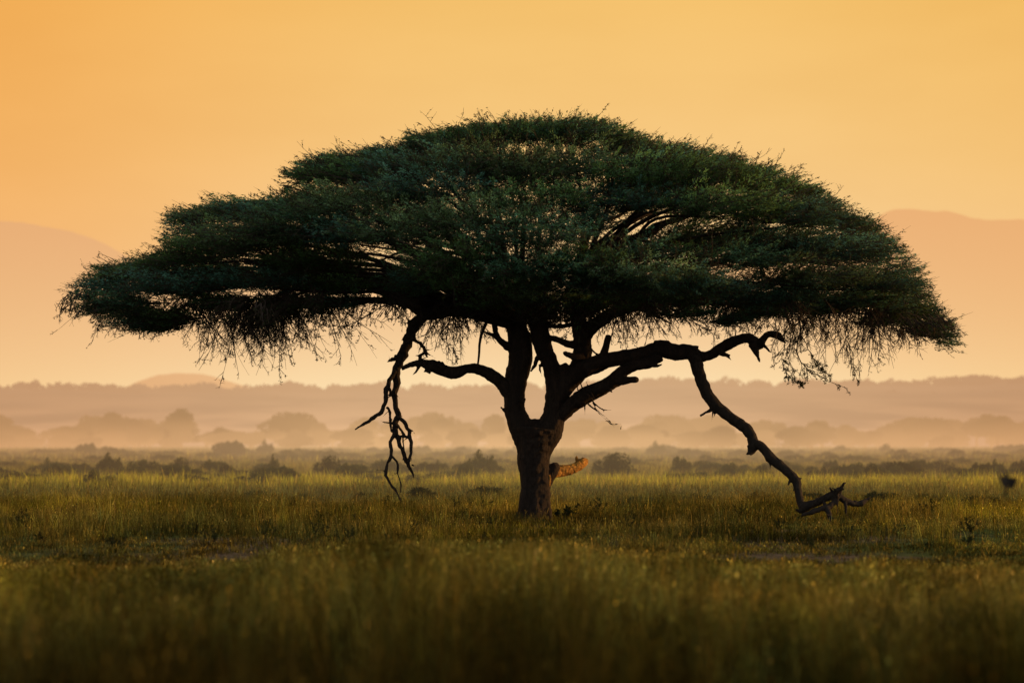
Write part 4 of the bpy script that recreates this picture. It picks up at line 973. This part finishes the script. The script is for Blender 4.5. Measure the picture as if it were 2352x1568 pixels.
blades('grass', 45, 118, 740000, (.15, .36), (.004, .009), M['grass_far'], 'olive and straw coloured grass around the foot of the acacia', seed=4, colf=mid_col, heads=.03, seg=2, margin=6.0, tuft=16, tr=.07, fleck=.55, fs=(.008, .020), fc=.9)
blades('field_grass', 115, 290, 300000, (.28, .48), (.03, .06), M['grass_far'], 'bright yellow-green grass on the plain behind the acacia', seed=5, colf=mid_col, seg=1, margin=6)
blades('plain_grass', 285, 900, 160000, (.35, .7), (.12, .25), M['grass_far'], 'pale hazy grass far out on the plain', seed=6, seg=1, margin=10)

# ---------------------------------------------------------------- weeds standing out of the grass
wdm = []
for s_ in range(3):
    r = np.random.default_rng(300 + s_); n_ = 9
    p0 = np.stack([r.normal(size=n_) * .03, r.normal(size=n_) * .03, np.zeros(n_)], -1); d0 = norm(np.stack([r.normal(size=n_) * .45, r.normal(size=n_) * .45, np.ones(n_)], -1))
    a, b, _ = grow(p0, d0, r.uniform(.25, .5, n_), np.full(n_, .006), 6, 0, .1); a2, b2, _ = children(a, 4, .4, .004, -.03, .15)
    v1, q1 = strands(a, b); v2, q2 = strands(a2, b2)
    stem = npmesh('stem', np.vstack([v1, v2]), np.vstack([q1, q2 + len(v1)]), np.full(len(q1) + len(q2), 4))
    fp = a2.reshape(-1, 3); fp = np.vstack([fp, fp, fp]) + r.normal(size=(len(fp) * 3, 3)) * .012; m2_ = len(fp)
    e1 = norm(r.normal(size=(m2_, 3))); e2 = norm(np.cross(e1, r.normal(size=(m2_, 3)))); ss = r.uniform(.012, .03, (m2_, 1))
    lf = npmesh('foliage', np.stack([fp - e1 * ss, fp + e2 * ss * .5, fp + e1 * ss, fp - e2 * ss * .5], 1).reshape(-1, 3), np.arange(4 * m2_), np.full(m2_, 4))
    stem.materials.append(M['twig']); lf.materials.append(M['bush_near']); wdm.append((stem, lf))
def weed(u, vb, hpx, k, label, group=None):
    Y = CAM_H * F / (vb - 1016); x = (u - 1176) / F * Y; e = empty('weed', (x, Y, float(ground_z(x, Y)))); s = (hpx / F * Y) / .42
    e.scale = (s, s, s); e.rotation_euler = (0, 0, random.uniform(0, 6))
    for nm, me in zip(('stem', 'foliage'), wdm[k]):
        o = bpy.data.objects.new(nm, me); col.objects.link(o); o.parent = e
    tag(e, label, 'weed', group)
weed(1296, 1200, 54, 0, 'dark leafy weed standing just right of the trunk foot')
for k in range(110):
    weed(random.uniform(10, 2340), random.uniform(1165, 1262), random.uniform(14, 38), k % 3, 'dark leafy weed poking out of the grass', 'weeds poking out of the grass')

# ---------------------------------------------------------------- the blurred bird low over the grass on the right
M['bird'] = mat('bird_feathers', leafy((0.03, 0.022, 0.016), (0.02, 0.012, 0.008), use_attr=False, t_mix=.1))
bx_, by_, bz_ = P(2312, 1103, 32.0)
be = empty('bird', (bx_, by_, bz_)); be.scale = (.95, .95, .95); tag(be, 'small dark out-of-focus bird low over the grass near the right edge', 'bird')
bd = Tubes(); bd.add(catmull([(0, .085, .0), (0, .06, .004), (0, .02, 0), (0, -.03, -.008), (0, -.07, -.02), (0, -.11, -.035)], 5), np.interp(np.linspace(0, 1, 26), [0, .12, .3, .55, .8, 1], [.004, .016, .022, .025, .014, .004]), 10)
def bird_obj(nm, me):
    o = link(nm, me, M['bird'], be, True); o.rotation_euler = (R(62), R(8), R(14)); return o
bird_obj('body', bd.mesh('body'))
for s in (-1, 1):
    v_ = []; 
    for i in range(7):
        f = i / 6; xx = s * (.010 + .085 * f); zz = .012 + .022 * f ** .8; ch = .115 * (1 - f ** 2.5) + .012
        v_ += [(xx, .03 - .01 * f, zz), (xx, .03 - .01 * f - ch * .5, zz + .006), (xx, .03 - ch - .01 * f, zz - .002)]
    fc = [c for i in range(6) for c in ((i * 3, i * 3 + 1, i * 3 + 4, i * 3 + 3), (i * 3 + 1, i * 3 + 2, i * 3 + 5, i * 3 + 4))]
    bird_obj('wing', npmesh('wing', v_, fc, np.full(len(fc), 4)))
bird_obj('tail', npmesh('tail', [(-.008, -.09, -.03), (.008, -.09, -.03), (.022, -.15, -.05), (0, -.145, -.048), (-.022, -.15, -.05)], [0, 1, 2, 3, 4], [5]))
print('built')
